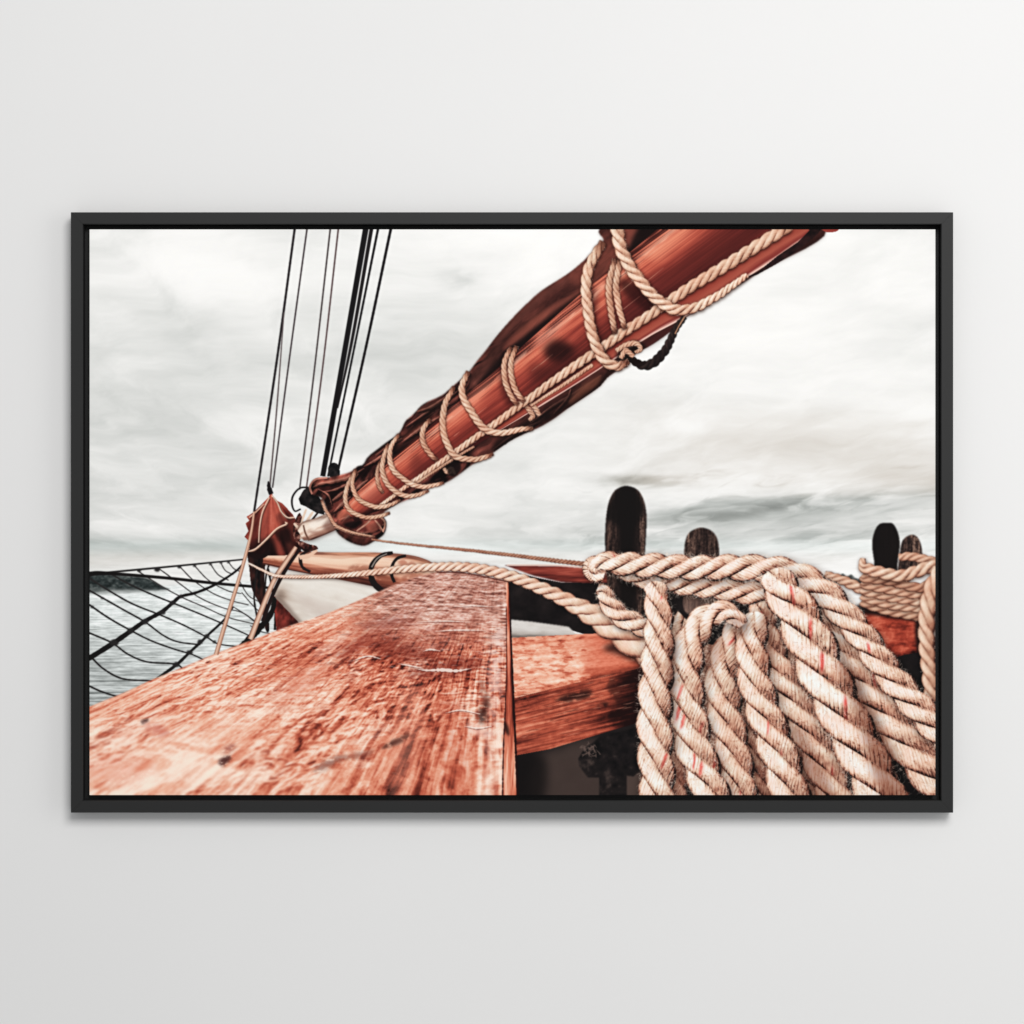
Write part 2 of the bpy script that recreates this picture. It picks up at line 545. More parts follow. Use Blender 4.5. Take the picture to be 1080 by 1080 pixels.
def paint_water():
    P = new_part('printed_water')
    s = shape([(90, 622), (330, 610), (330, 700), (90, 770)])
    sl, X, Y, m = s
    d = Y - 606
    r1 = fbm(X / (3.5 + d * .22), Y / (1.0 + d * .028), 5, 5, .6)
    r2 = fbm(X / 26, Y / 5, 9, 3)
    L = 240 - sstep(632, 730, Y) * 52 * (1 - sstep(95, 300, X) * .6) + (r1 - .52) * (95 + d * .9) + (r2 - .5) * 44 + (fbm(X / 9, Y / 2.6, 10, 3) - .5) * 40
    c = np.stack([L - 4, L + 1, L - 1], -1)
    a = blur(m, 2)
    put(sl, np.clip(c, 40, 255).astype(np.float32), a, P)
    P = new_part('printed_island')
    sl, X, Y, m = shape([(90, 605), (104, 604), (112, 606), (124, 606.5), (136, 608), (150, 609), (160, 612), (172, 619), (178, 621.5), (158, 622.5), (120, 622.5), (90, 624)], True)
    n = fbm(X / 4, Y / 2.5, 4, 3)
    c = ramp(n, [(.2, (18, 24, 24)), (.5, (44, 52, 52)), (.8, (84, 90, 88))])
    put(sl, c, blur(m, 1) * .96, P)
    glaze([(90, 621), (165, 621), (176, 623), (120, 626), (90, 626)], (120, 124, 122), .6, 1)
    P = new_part('printed_far_trees')
    sl, X, Y, m = shape([(872, 612), (884, 608), (889, 605), (893, 608), (898, 606), (903, 610), (915, 611), (915, 616), (872, 616)], True)
    put(sl, ramp(fbm(X / 3, Y / 3, 8, 2), [(.2, (30, 34, 34)), (.8, (90, 94, 92))]), blur(m, 1) * .9, P)


def paint_shrouds():
    D = (38, 34, 36); G = (92, 80, 80)
    for nm, pts, col in [
        ('printed_shroud', [(311, 240, 1.25), (292, 380, 1.25), (268, 540, 1.15)], D),
        ('printed_shroud', [(299.5, 330, .55), (292, 430, .75), (284.5, 514, .8)], G),
        ('printed_shroud', [(324, 240, .9), (305, 380, .85), (287.5, 514, .8)], (70, 62, 64)),
        ('printed_shroud', [(348.5, 240, .9), (331, 395, .85), (316, 516, .8)], (74, 66, 66)),
        ('printed_shroud', [(357, 240, .9), (340, 390, .85), (323, 516, .8)], (92, 74, 74)),
        ('printed_shroud', [(399, 240, 1.3), (374, 365, 1.1), (346, 502, 1.0)], (26, 24, 26)),
        ('printed_shroud', [(412.5, 240, 1.5), (386, 366, 1.4), (357, 494, 1.3)], (26, 24, 26))]:
        line(pts, 1, col, new_part(nm), .15, 3)
    P = new_part('printed_stay', 'thick black twin stay, the heaviest of the printed lines')
    line([(386, 240, 3.0), (365, 362, 2.8), (340.5, 502, 2.7)], 1, (24, 22, 24), P)
    line([(392, 240, 2.0), (372, 355, 1.6), (356, 430, .8)], 1, (30, 26, 28), P)
    P = new_part('printed_block')
    sl, X, Y, m = shape([(346, 499), (347, 491), (352, 488), (357, 491), (358, 502), (350, 504)], True)
    put(sl, ramp(fbm(X / 3, Y / 3, 2), [(.3, (16, 16, 18)), (.8, (52, 46, 46))]), m, P)


def paint_net():
    P = new_part('printed_net', 'sagging black bow net over the water')
    K = (40, 38, 38)
    rs = np.random.RandomState(4)
    thin = [
        [(93, 609), (115, 623), (140, 637), (170, 649), (195, 660), (218, 672), (230, 679), (250, 682)],
        [(93, 622), (130, 643), (153, 656), (172, 670), (188, 677), (211, 680)],
        [(93, 637), (115, 652), (138, 665), (160, 676), (185, 685), (202, 690), (217, 697)],
        [(93, 667), (118, 678), (135, 690), (155, 698), (185, 700.5), (194, 707)],
        [(96, 693), (110, 706), (130, 716), (160, 718)],
        [(93, 723), (106, 729), (124, 735)],
        [(118, 606), (140, 618), (165, 629), (185, 637), (212, 648), (240, 660), (262, 670)],
        [(145, 602), (170, 618), (192, 630), (215, 640), (240, 651), (268, 658)],
        [(168, 600), (186, 613), (210, 630), (235, 641), (255, 646), (270, 657)],
        [(190, 598), (204, 612), (225, 626), (246, 634), (262, 638)],
        [(205, 596.5), (220, 612), (240, 623), (254, 626)],
        [(222, 595), (230, 606), (241, 612)], [(233, 594), (238, 602), (246, 606)], [(241, 593), (247, 600), (254, 603)],
        [(246, 640), (262, 650), (275, 660)], [(252, 612), (262, 628), (274, 635)], [(255, 625), (268, 640), (280, 650)], [(264, 660), (275, 666), (284, 668)]]
    for i, p in enumerate(thin):
        w = .85 if i < 7 else .62
        line([(x, y, w * (1.15 - .4 * (x - 95) / 180)) for x, y in p], 1, (56, 52, 52) if i > 6 else K, P, .25, i)
    line([(100, 605, 1.1), (175, 598, 1.0), (257, 590, .8)], 1, K, P)
    line([(93, 606, 2.6), (103, 604.5, 2.3), (125, 605.5, 1.7), (180, 610, 1.6), (230, 615.5, 1.5), (284, 620, 1.4)], 1, (24, 22, 22), P)
    line([(93, 695, 2.7), (120, 678, 2.7), (140, 664, 2.4), (153, 655, 2.2), (171, 645, 2.0), (183, 635, 1.9), (191, 629, 1.6), (207, 625, 1.4), (228, 616, 1.3), (248, 603, 1.1), (257, 594, 1)], 1, (24, 22, 22), P, .15)
    line([(158, 721, 1.2), (185, 702, 1.7), (200, 688, 1.4), (212, 677, 1.5), (219, 670, 1.3), (236, 654, 1.1), (246, 640, .9)], 1, (28, 26, 26), P, .15)
    for x, y, r in [(120, 678, 4), (138, 665, 3.4), (153, 655.5, 3.4), (171, 646, 3), (182, 636, 2.8), (191, 629, 2.2), (186, 701, 3.2), (200, 688, 2.8), (211, 677, 2.9), (218, 671, 2.6),
                    (239, 650, 2), (166, 601, 2.7), (189, 598, 1.8), (147, 602, 1.7), (205, 596.5, 1.6), (222, 595, 1.5), (233, 593.5, 1.4), (241, 593, 1.3), (226, 677, 1.8), (97, 640, 1.5), (108, 631, 1.5)]:
        s = shape([(x + r * 1.15 * np.cos(a) * rs.uniform(.8, 1.15), y + r * .85 * np.sin(a) * rs.uniform(.8, 1.15)) for a in np.linspace(0, 6.28, 9)[:-1]], True)
        if s:
            put(s[0], np.array(K, np.float32), blur(s[3], 1), P)


def paint_far_gear():
    # dark post and red stem piece under the jib
    P = new_part('printed_stem_post')
    for pts, stops in [([(262, 580), (279, 582), (279, 612), (282, 640), (284, 664), (280, 664), (275, 640), (266, 622), (263, 600)], [(.2, (14, 12, 13)), (.8, (64, 34, 30))])]:
        sl, X, Y, m = shape(pts, True)
        put(sl, ramp(fbm(X / 3, Y / 8, 6), stops), m, P)
    line([(283, 600, 1), (290, 640, 1.2), (290, 664, 1.2)], 1, (24, 20, 20), P, .5)
    line([(272, 596, .9), (268, 630, .9), (274, 664, 1)], 1, (30, 26, 26), P, .5)
    line([(286, 590, .8), (281, 605, .8), (279, 630, .8)], 1, (30, 26, 26), P, .5)
    P = new_part('printed_hull')
    sl, X, Y, m = shape([(288, 628), (300, 634), (326, 660), (306, 668), (292, 668)])
    put(sl, ramp(fbm(X / 5, Y / 9, 7) + (305 - X) / 60, [(.1, (18, 10, 10)), (.5, (60, 22, 20)), (.9, (150, 58, 50))]), m, P)
    line([(290, 630, 2.2), (284, 650, 3), (254, 684, 4)], 1, (22, 19, 19), P, .3)
    P = new_part('printed_white_cloth')
    sl, X, Y, m = shape([(296, 606), (312, 601), (350, 608), (412, 624), (440, 640), (322, 664), (291, 631), (288, 622)])
    n = fbm((X + Y * .4) / 16, (Y - X * .3) / 5, 12, 4)
    t = .80 + (n - .5) * .22 - sstep(0, 22, (Y - 606) * .8 - (X - 296) * .26) * .10
    t -= .35 * np.exp(-(((X - 297) / 9) ** 2 + ((Y - 626) / 9) ** 2))
    put(sl, ramp(t, [(.2, (120, 96, 84)), (.5, (196, 178, 164)), (.75, (234, 226, 216)), (1, (250, 246, 240))]), m, P)
    glaze([(296, 630), (322, 661), (318, 664), (290, 634)], (110, 88, 78), .6, 1.5, [P])
    glaze([(306, 624), (360, 644), (340, 652)], (214, 200, 190), .7, 4, [P])
    # bowsprit
    P = new_part('printed_bowsprit')
    sp = [(-1, (136, 84, 68)), (-.84, (206, 142, 112)), (-.5, (246, 214, 190)), (-.1, (240, 194, 166)), (.3, (206, 134, 106)), (.65, (142, 74, 57)), (1, (60, 28, 25))]
    gr = lambda R: (fbm(R['u'] / 40, R['v'] * 6, 15, 4) - .5) * .9
    rod([(278, 588.5, 6.5), (312, 592, 10.5), (350, 596, 13.5), (390, 600, 17.5), (420, 604, 20), (440, 607, 19.5), (454, 608, 15), (463, 609, 6)], P, sp, gr, .4)
    glaze([(325, 588), (372, 590), (372, 597), (330, 594)], (250, 226, 200), .55, 3, [P])
    glaze([(330, 604), (362, 612), (380, 618), (340, 610)], (150, 80, 58), .5, 2, [P])
    for pts, c, k in [([(372, 596), (396, 598), (392, 603), (368, 602)], (150, 84, 64), .6), ([(420, 590), (440, 594), (446, 602), (426, 600)], (176, 92, 68), .6), ([(398, 606), (420, 610), (412, 618), (396, 616)], (130, 66, 50), .6),
                      ([(284, 590), (300, 592), (304, 598), (286, 594)], (150, 80, 58), .7), ([(340, 600), (372, 606), (380, 614), (350, 608)], (120, 60, 46), .5), ([(426, 606), (446, 606), (444, 616), (424, 618)], (150, 76, 58), .5)]:
        glaze(pts, c, k, 1.5, [P], rough=.8)
    for pts in ([(414, 583, 1.8), (402, 586, 2.2), (393, 595, 2.6), (391, 606, 2.8), (395, 616, 3.2), (404, 624, 3)],
                [(428, 586, 1.4), (419, 589, 1.6), (414, 596, 1.6), (413, 606, 1.8), (416, 614, 1.6)]):
        line(pts, 1, (28, 22, 22), new_part('printed_iron_band'), .2)
    line([(408, 584, .6), (398, 589, .7), (392, 598, .8)], 1, (150, 140, 132), None)
    Pb = new_part('printed_ring')
    line([(335, 578, 1.2), (323, 582, 1.5), (317, 588, 1.8), (319, 598, 1.6), (327, 603, 1.4)], 1, (34, 24, 24), Pb, .3)
    line([(316, 588, 2.4), (326, 586, 2.2), (334, 580, 1.6)], 1, (236, 196, 170), P, .2)


def paint_jib():
    P = new_part('printed_jib_bag', 'small furled red headsail at the bow')
    out = [(286, 519), (290, 527), (298, 531), (309, 543), (312, 548), (313, 560), (316, 572), (318, 582), (300, 586), (282, 586), (262, 584), (264, 572), (258, 566), (262, 560), (259, 552), (263, 549), (260, 545), (268, 540), (276, 532), (283, 525)]
    sl, X, Y, m = shape(out)
    a = np.arctan2(X - 286, Y - 516)
    n = fbm(a * 9, (Y - 516) / 34, 21, 4)
    t = .46 + (n - .5) * .75 + .22 * np.exp(-((X - 284 - (Y - 540) * .0) / 9) ** 2) * (Y < 568) - .22 * sstep(296, 312, X)
    t -= .35 * sstep(556, 575, Y + (X - 285) * .55)
    t += .10 * (fbm(X / 2, Y / 2, 5, 2) - .5)
    put(sl, ramp(t, RED), m, P)
    for pts, k, c in [([(284, 558), (296, 574), (300, 586), (292, 584)], .75, (176, 78, 64)), ([(300, 560), (308, 574), (312, 584), (305, 584)], .6, (186, 92, 74)),
                      ([(290, 561), (304, 558), (306, 572), (296, 570)], .8, (26, 12, 12)), ([(264, 572), (280, 568), (286, 584), (262, 584)], .7, (30, 14, 14)),
                      ([(302, 538), (311, 548), (312, 556), (303, 550)], .65, (48, 18, 18)), ([(276, 534), (284, 528), (280, 566), (274, 572)], .45, (206, 104, 84)), ([(284, 526), (290, 530), (299, 548), (286, 560)], .40, (190, 88, 70)),
                      ([(266, 541), (274, 536), (272, 570), (265, 572)], .6, (62, 24, 22)), ([(298, 552), (306, 556), (310, 580), (302, 582), (298, 566)], .55, (30, 14, 14)), ([(305, 545), (312, 549), (314, 572), (308, 566)], .5, (150, 66, 54)),
                      ([(278, 572), (288, 566), (292, 584), (282, 584)], .55, (24, 12, 12)), ([(296, 540), (303, 552), (298, 556), (292, 546)], .5, (60, 24, 22))]:
        glaze(pts, c, k, 1.4, [P])
    Pc = new_part('printed_cream_cord')
    for pts in ([(262, 582, 1.5), (270, 579, 1.6), (281, 569, 1.5), (292, 558, 1.5), (302, 553, 1.4), (301, 551, 1.0)], [(284, 525, 1.0), (277, 540, 1.2), (274, 556, 1.2), (273, 572, 1.0)],
                [(287, 523, 1.2), (293, 531, 1.3), (297, 540, 1.4), (303, 546, 1.5), (310, 546, 1.2)], [(278, 532, .7), (270, 540, .8), (263, 546, .8)]):
        pts = [(x, y, w * .72) for x, y, w in pts]
        line(pts, 1, (214, 166, 140), Pc, .3, 2)
        line([(x + .9, y + 1.2, w * .8) for x, y, w in pts], 1, (30, 14, 14), None, k=.55)
        line([(x - .3, y - .5, w * .4) for x, y, w in pts], 1, (250, 226, 204), None)
    Pk = new_part('printed_halyard_shackle')
    line([(283, 508, 1.0), (284, 515, 2.2), (286, 521, 3)], 1, (26, 22, 24), Pk, .5)
    line([(262, 584, 2.5), (275, 587, 2.6), (284, 582, 2)], 1, (26, 15, 15), P, .3)
    # fittings between bag and boom
    Pg = new_part('printed_fitting')
    for pts in ([(311, 550), (316, 541), (320, 552), (318, 566), (313, 572), (309, 562)], [(314, 570), (326, 574), (334, 576), (333, 580), (320, 581)]):
        s = shape(pts, True)
        put(s[0], ramp(fbm(s[1] / 2.5, s[2] / 2.5, 3, 3), [(.25, (24, 14, 14)), (.55, (84, 42, 37)), (.8, (190, 142, 124))]), s[3], Pg)
    for pts in ([(323, 537, 1), (319, 548, 1.2), (316, 560, 1.1)], [(330, 540, 1.2), (324, 549, 1.4), (319, 557, 1.2)], [(310, 552, 1.2), (317, 560, 1.6), (318, 568, 1.5)]):
        line(pts, 1, (232, 204, 182), Pg, .4)
    line([(335, 541, 1.0), (327, 551, 1.0)], 1, (40, 26, 24), Pg)
    # boom jaw end in pale cloth
    P = new_part('printed_boom_end')
    rod([(317, 564, 7), (324, 560, 10.5), (336, 556, 10), (352, 549, 10)], P, [(-1, (140, 106, 92)), (-.6, (236, 214, 196)), (-.1, (250, 234, 218)), (.3, (214, 176, 156)), (.7, (150, 106, 90)), (1, (70, 40, 36))],
        lambda R: (fbm(R['u'] / 12, R['v'] * 3, 19, 3) - .5) * 1.1, .5)
    line([(320, 554, .8), (322, 562, .9), (326, 570, .9)], 1, (112, 76, 62), None)
    glaze([(325, 560), (340, 560), (352, 556), (338, 565)], (160, 112, 96), .65, 1.0, [P])
    glaze([(326, 552), (338, 547), (344, 550), (330, 557)], (255, 246, 236), .6, 1.2, [P])
    glaze([(340, 556), (350, 545), (356, 552), (350, 560)], (110, 70, 60), .6, 1.5, [P])
    # black block and ring
    P = new_part('printed_black_block')
    line([(325, 514, .9), (316, 515, .9), (309, 523, 1), (308, 532, 1), (311, 539, .8), (317, 537, .8)], 1, (30, 27, 28), P)
    sl, X, Y, m = shape([(315, 526), (320, 517), (326, 513), (333, 519), (343, 534), (342, 543), (334, 541), (322, 534), (317, 532)])
    put(sl, ramp(fbm(X / 4, Y / 4, 9), [(.3, (12, 12, 13)), (.8, (44, 38, 38))]), m, P)


def along(X, Y):
    return X * .76 - Y * .65, X * .65 + Y * .76


def paint_boom():
    P = new_part('printed_furled_sail', 'dark red-brown sail furled behind and under the boom')
    out = [(652, 238), (636, 255), (620, 271), (600, 288), (572, 306), (556, 320), (542, 334), (526, 352), (512, 370), (503, 381), (493, 394), (478, 407), (466, 417), (447, 426), (436, 437), (428, 444), (424, 452), (419, 459), (410, 465),
           (398, 474), (388, 482), (383, 490), (377, 492), (369, 498), (350, 503), (333, 505), (327, 512), (329, 521), (340, 526), (346, 540), (352, 552), (356, 562), (368, 571), (383, 575.5), (394, 571), (405, 563), (407.5, 551), (404, 542), (418, 532),
           (436, 524), (452, 514), (464, 511), (474, 507), (486, 499), (498, 490), (515, 481), (536, 466), (552, 458), (570, 450), (585, 441), (600, 430), (618, 418), (632, 408), (641, 398), (652, 390), (668, 375), (690, 362), (712, 346), (730, 330), (800, 288), (866, 240)]
    sl, X, Y, m = shape(out, True)
    a, b = along(X, Y)
    warp = fbm(a / 45, b / 30, 3, 3)
    n = fbm(a / 55 + warp, b / 7 + 2.5 * warp, 31, 4, .55)
    rid = 1 - np.abs(2 * fbm(a / 42 + 1.5 * warp, b / 9 + 3 * warp, 35, 3) - 1)
    cr = fbm(a / 16 + 2 * warp, b / 7 + 2 * warp, 36, 4) - .5
    small = sstep(560, 400, X)
    up = sstep(500, 545, X)
    t = .34 + (n - .5) * .95 * (1 - .6 * up) - .38 * sstep(.80, .98, rid) * (1 - .7 * up) + cr * (.25 + .55 * small) * (1 - .6 * up) + (fbm(a / 3, b / 2, 7, 2) - .5) * .08
    t -= .25 * sstep(560, 700, X) * sstep(60, 0, b - b.min()) * 0
    cast(sl, m, 0, 1, 2, .25)
    put(sl, ramp(t, SAIL), blur(m, 1), P)
    # broad folds of the upper roll, then the shadow gap against the spar
    for pts, c, k, s in [
        ([(520, 358), (545, 332), (575, 306), (605, 285), (600, 296), (570, 318), (545, 342), (526, 364)], (96, 52, 45), .8, 2),
        ([(530, 366), (560, 336), (600, 312), (640, 284), (652, 268), (652, 280), (620, 304), (580, 332), (540, 366)], (152, 80, 66), .75, 2),
        ([(600, 290), (626, 268), (652, 246), (660, 262), (640, 284), (612, 302)], (130, 66, 54), .6, 3),
        ([(505, 396), (530, 372), (570, 342), (620, 304), (656, 276), (664, 272), (625, 306), (575, 348), (530, 386), (505, 408)], (22, 13, 13), .92, 2),
        ([(652, 240), (676, 240), (664, 262)], (140, 72, 60), .8, 2), ([(676, 238), (700, 238), (668, 270), (662, 266)], (20, 12, 12), .9, 2),
        ([(495, 400), (510, 380), (524, 364), (528, 372), (512, 394), (500, 410)], (84, 46, 40), .8, 2),
        ([(426, 447), (450, 430), (480, 412), (490, 410), (470, 424), (440, 444), (426, 456)], (44, 20, 20), .8, 2),
        ([(440, 432), (468, 420), (478, 414), (474, 424), (450, 438)], (150, 84, 70), .55, 2),
        ([(424, 462), (445, 446), (470, 434), (466, 444), (440, 462), (420, 476)], (128, 62, 52), .75, 2),
        ([(420, 470), (446, 452), (460, 446), (440, 466), (420, 480)], (28, 14, 14), .8, 1.5),
        ([(388, 486), (404, 472), (416, 466), (410, 478), (394, 492)], (126, 62, 54), .65, 2),
        ([(378, 496), (396, 484), (408, 480), (390, 498), (376, 508)], (34, 15, 16), .85, 2),
        ([(332, 508), (352, 505), (372, 499), (368, 506), (350, 511), (336, 514)], (168, 84, 70), .8, 1.5),
        ([(334, 512), (350, 511), (364, 509), (352, 518), (340, 520)], (46, 18, 18), .8, 1.5),
        ([(344, 520), (360, 513), (370, 508), (364, 520), (352, 530), (346, 532)], (24, 11, 12), .9, 1.5),
        ([(350, 530), (362, 522), (367, 524), (360, 534), (354, 540)], (120, 56, 48), .8, 1.2),
        ([(356, 541), (368, 533), (372, 540), (364, 550), (358, 552)], (166, 88, 70), .85, 1.2)]:
        glaze(pts, c, k, s, [P])
    folds = [
             [(428, 450), (448, 436), (470, 422), (488, 408)], [(440, 434), (456, 428), (476, 414)], [(424, 466), (446, 450), (466, 438)], [(396, 480), (410, 470), (424, 462)], [(384, 492), (398, 484), (414, 472)],
             [(334, 510), (350, 508), (368, 503), (384, 494)], [(340, 519), (354, 516), (370, 508), (378, 500)], [(348, 530), (358, 522), (368, 514)], [(352, 540), (362, 530), (370, 524)], [(336, 516), (346, 522), (350, 532)],
             [(358, 548), (372, 544), (390, 544)], [(360, 552), (366, 546), (374, 540)], [(392, 560), (400, 556), (406, 552)], [(330, 514), (338, 510), (348, 509)], [(372, 520), (380, 512), (388, 506)],
             [(356, 556), (372, 566), (388, 568)], [(368, 556), (382, 562), (398, 558)], [(390, 546), (398, 552), (402, 560)],
             [(560, 446), (580, 430), (606, 414), (634, 396)], [(520, 474), (545, 456), (570, 444)], [(600, 424), (616, 410), (626, 402)], [(584, 436), (598, 420), (602, 410)]]
    for i, f in enumerate(folds):
        f = [(x, y, h) for (x, y), h in zip(f, [.3] + [1.0 + .5 * (i % 3)] * (len(f) - 2) + [.3])]
        line([(x + 1.3, y + 1.8, h * 1.5) for x, y, h in f], 1, (16, 9, 9), None, .5, i, .75)
        line([(x, y, h) for x, y, h in f], 1, (168, 98, 82), None, .6, i, .6)
        line([(x - .2, y - .3, h * .35) for x, y, h in f], 1, (214, 150, 130), None, .8, i, .55)
    # lower bunch with hems
    for pts, c, k in [([(356, 552), (372, 546), (400, 545), (405, 550), (396, 560), (370, 560)], (120, 52, 46), .8), ([(362, 553), (378, 548), (382, 552), (372, 558)], (18, 10, 11), .95),
                      ([(356, 560), (380, 564), (396, 566), (392, 572), (376, 573)], (92, 44, 38), .8), ([(384, 552), (392, 548), (398, 556), (392, 562)], (188, 100, 82), .8)]:
        glaze(pts, c, k, 1.2, [P])
    for pts in ([(353, 556, .9), (366, 561, 1), (384, 565, 1), (395, 566, .9)], [(376, 560, .7), (386, 553, .9), (391, 548, .8)], [(395, 548, .7), (400, 554, .8), (404, 560, .7)], [(400, 544, .8), (406, 551, 1), (404, 561, .9)]):
        line(pts, 1, (206, 150, 128), P, .4)
    for pts in ([(329, 521, .9), (327, 513, 1.1), (333, 505.5, 1), (345, 504, .8)],):
        line(pts, 1, (196, 130, 112), P, .3)
    # low side of the roll: dark hanging cloth
    for pts, c, k in [([(575, 432), (600, 414), (640, 392), (650, 388), (632, 408), (600, 430), (578, 444)], (26, 14, 13), .65), ([(600, 424), (612, 408), (634, 396), (626, 410), (606, 426)], (120, 68, 52), .7),
                      ([(520, 470), (545, 450), (575, 436), (580, 442), (552, 458), (525, 476)], (20, 12, 12), .7), ([(600, 428), (634, 404), (640, 399), (640, 404), (604, 431)], (18, 10, 10), .8),
                      ([(655, 382), (690, 352), (716, 338), (716, 346), (690, 364), (668, 376)], (70, 30, 28), .7)]:
        glaze(pts, c, k, 1.5, [P])

    base = ink[sl].copy()
    k_ = (who[sl] == P)[..., None] * np.clip(1 + ((cr + .5 * (n - .5)) * (1 - .7 * up))[..., None] * 1.1, .4, 1.6)
    ink[sl] = np.where((who[sl] == P)[..., None], np.clip(base * k_, 0, 255), ink[sl])

    P = new_part('printed_boom', 'thick varnished red-brown spar crossing to the upper right')
    st = [(-1, (66, 28, 25)), (-.93, (170, 84, 68)), (-.78, (226, 128, 100)), (-.58, (200, 96, 75)), (-.25, (160, 66, 54)), (.05, (126, 48, 41)), (.4, (92, 35, 31)), (.75, (62, 23, 23)), (1, (36, 14, 15))]

    def gr(R):
        b = R['v'] * R['q'][R['idx'], 2]
        g = fbm(R['u'] / 110, b / 1.25, 40, 4, .62) - .5
        g2 = fbm(R['u'] / 40, b / 8, 41, 3) - .5
        return g * .80 + g2 * .50
    spar = [(374, 549, 19), (393, 533, 21.5), (440, 495, 25.5), (500, 448, 29.5), (549, 411, 33), (640, 339, 40), (723, 278, 47), (800, 222, 55)]
    # the near side only: below the fore rope the sail hangs over it
    R = ribbon(spar, 1.0)
    cut = R['Y'] < 507 - .68 * (R['X'] - 437) + 5 + .022 * (R['X'] - 400) + 3 * np.sin(R['X'] / 9) * (R['X'] < 420)
    v = R['v'] + gr(R)
    mask = (R['ok'] & cut).astype(np.float32) * np.clip((1 - np.abs(R['v'])) * R['q'][R['idx'], 2] * PS + .5, 0, 1)
    put(R['sl'], ramp(np.clip(v, -1, 1), st), mask.astype(np.float32), P)
    for pts, c, k, s in [
        ([(574, 366), (584, 358), (600, 362), (606, 372), (594, 382), (578, 380)], (32, 14, 14), .9, 4), ([(560, 386), (590, 384), (612, 372), (624, 362), (600, 394), (566, 404)], (56, 22, 21), .55, 5),
        ([(566, 354), (584, 344), (600, 336), (590, 350), (572, 366)], (226, 140, 118), .5, 4),
        ([(646, 320), (664, 300), (700, 286), (760, 240), (800, 240), (740, 290), (680, 332), (650, 350)], (70, 25, 25), .45, 6),
        ([(652, 300), (662, 294), (690, 316), (700, 326), (690, 332), (668, 318)], (34, 12, 12), .7, 3),
        ([(620, 312), (630, 306), (630, 340), (640, 366), (632, 374), (622, 350)], (50, 18, 18), .6, 3),
        ([(526, 390), (532, 384), (534, 408), (546, 424), (536, 428), (528, 412)], (46, 16, 16), .55, 2.5),
        ([(682, 268), (700, 250), (730, 240), (720, 252), (694, 274)], (246, 162, 128), .5, 4),
        ([(494, 420), (512, 404), (522, 398), (512, 414), (498, 430)], (250, 160, 130), .45, 4), ([(472, 436), (484, 426), (490, 432), (478, 446)], (246, 156, 128), .4, 3),
        ([(440, 478), (452, 490), (480, 474), (470, 488), (446, 502), (432, 494)], (90, 36, 32), .5, 3),
        ([(380, 522), (390, 514), (408, 500), (404, 512), (388, 528)], (236, 146, 122), .5, 3), ([(382, 530), (404, 512), (408, 520), (392, 536)], (150, 72, 60), .5, 2),
        ([(366, 548), (384, 540), (400, 532), (410, 534), (396, 546), (372, 556)], (26, 12, 13), .9, 2)]:
        glaze(pts, c, k, s, [P])
    gl = np.exp(-((R['v'] + .74 + .10 * (fbm(R['u'] / 30, R['v'] * 0, 77, 3) - .5)) / .07) ** 2) * mask * (.25 + .75 * sstep(.4, .6, fbm(R['u'] / 22, R['v'] * 9, 78, 3)))
    put(R['sl'], np.array((255, 200, 172), np.float32), np.clip(gl * .55, 0, 1) * (who[R['sl']] == P))
    rs = np.random.RandomState(8)
    for i in range(70):     # scratches and open grain along the spar
        s = rs.uniform(430, 780); o = rs.uniform(.15, 1.0)
        x0 = s; y0 = (517 - .852 * (s - 378)) + o * (30 + (s - 378) * .12)
        L = rs.uniform(6, 26)
        c = (90, 36, 30) if rs.rand() < .7 else (250, 190, 160)
        if (y0 < 500 - .68 * (x0 - 437)):
            line([(x0, y0, .15), (x0 + L * .4, y0 - L * .32, .4), (x0 + L, y0 - L * .80, .1)], 1, c, None, k=.45)
    # red strip and pale edge under the fore rope
    P = new_part('printed_sail_edge', 'red strip with a pale edge below the fore rope')
    rod([(520, 456, 2), (560, 430, 4), (620, 391, 5.5), (680, 349, 8), (730, 318, 11), (800, 270, 13), (850, 238, 13)], P,
        [(-1, (96, 36, 32)), (-.4, (150, 62, 50)), (.3, (172, 84, 68)), (.62, (126, 46, 42)), (.8, (236, 186, 170)), (.93, (250, 220, 206)), (1, (120, 70, 60))],
        lambda R: (fbm(R['u'] / 30, R['v'] * 3, 5, 3) - .5) * .3)
    P = new_part('printed_cloth_tail')
    sl, X, Y, m = shape([(780, 296), (800, 286), (820, 270), (842, 255), (856, 241), (868, 239), (862, 247), (842, 264), (818, 279), (798, 290)])
    put(sl, ramp(fbm(X / 6, Y / 6, 4), [(.2, (14, 10, 11)), (.8, (48, 26, 26))]), m, P)
    s = shape([(866, 240), (884, 240), (882, 244), (872, 245)], True)
    if s:
        put(s[0], np.array((150, 60, 52), np.float32), s[3], P)
    P = new_part('printed_black_strop', 'black strop looped under the spar')
    rope([(660, 372, 3), (668, 380, 4), (679, 385.5, 5), (690, 382, 5.4), (700, 372, 5), (707, 358, 4.4), (714, 345, 4), (722, 334, 3)], P, 2.2, 3, .8, stops=[(0, (10, 9, 10)), (.6, (38, 29, 28)), (1, (92, 68, 60))], shade=0, fuzz=0)
    glaze([(650, 376), (656, 366), (668, 360), (680, 364), (684, 376), (676, 386), (660, 386)], (22, 13, 12), .9, 2, list(range(1, len(part_names))))
    for i, p in enumerate([[(650, 370, 2.4), (660, 364, 3), (670, 362, 3), (676, 368, 2.4), (670, 372, 2)], [(655, 378, 2.6), (660, 370, 3), (668, 376, 2.6)], [(553, 426, 2), (558, 432, 2.8), (562, 439, 2.6), (558, 443, 2)], [(559, 425, 2), (565, 431, 2.8), (569, 438, 2.4)],
                           [(468, 494, 1.8), (472, 498, 2.4), (479, 497, 2)], [(470, 499, 1.6), (476, 494, 2), (480, 500, 1.6)]]):
        if i in (0, 2, 4):
            P = new_part('printed_knot')
        rope(p, P, 2.4, 60 + i, .82, stops=TWINE, fuzz=1.6, shade=.6)
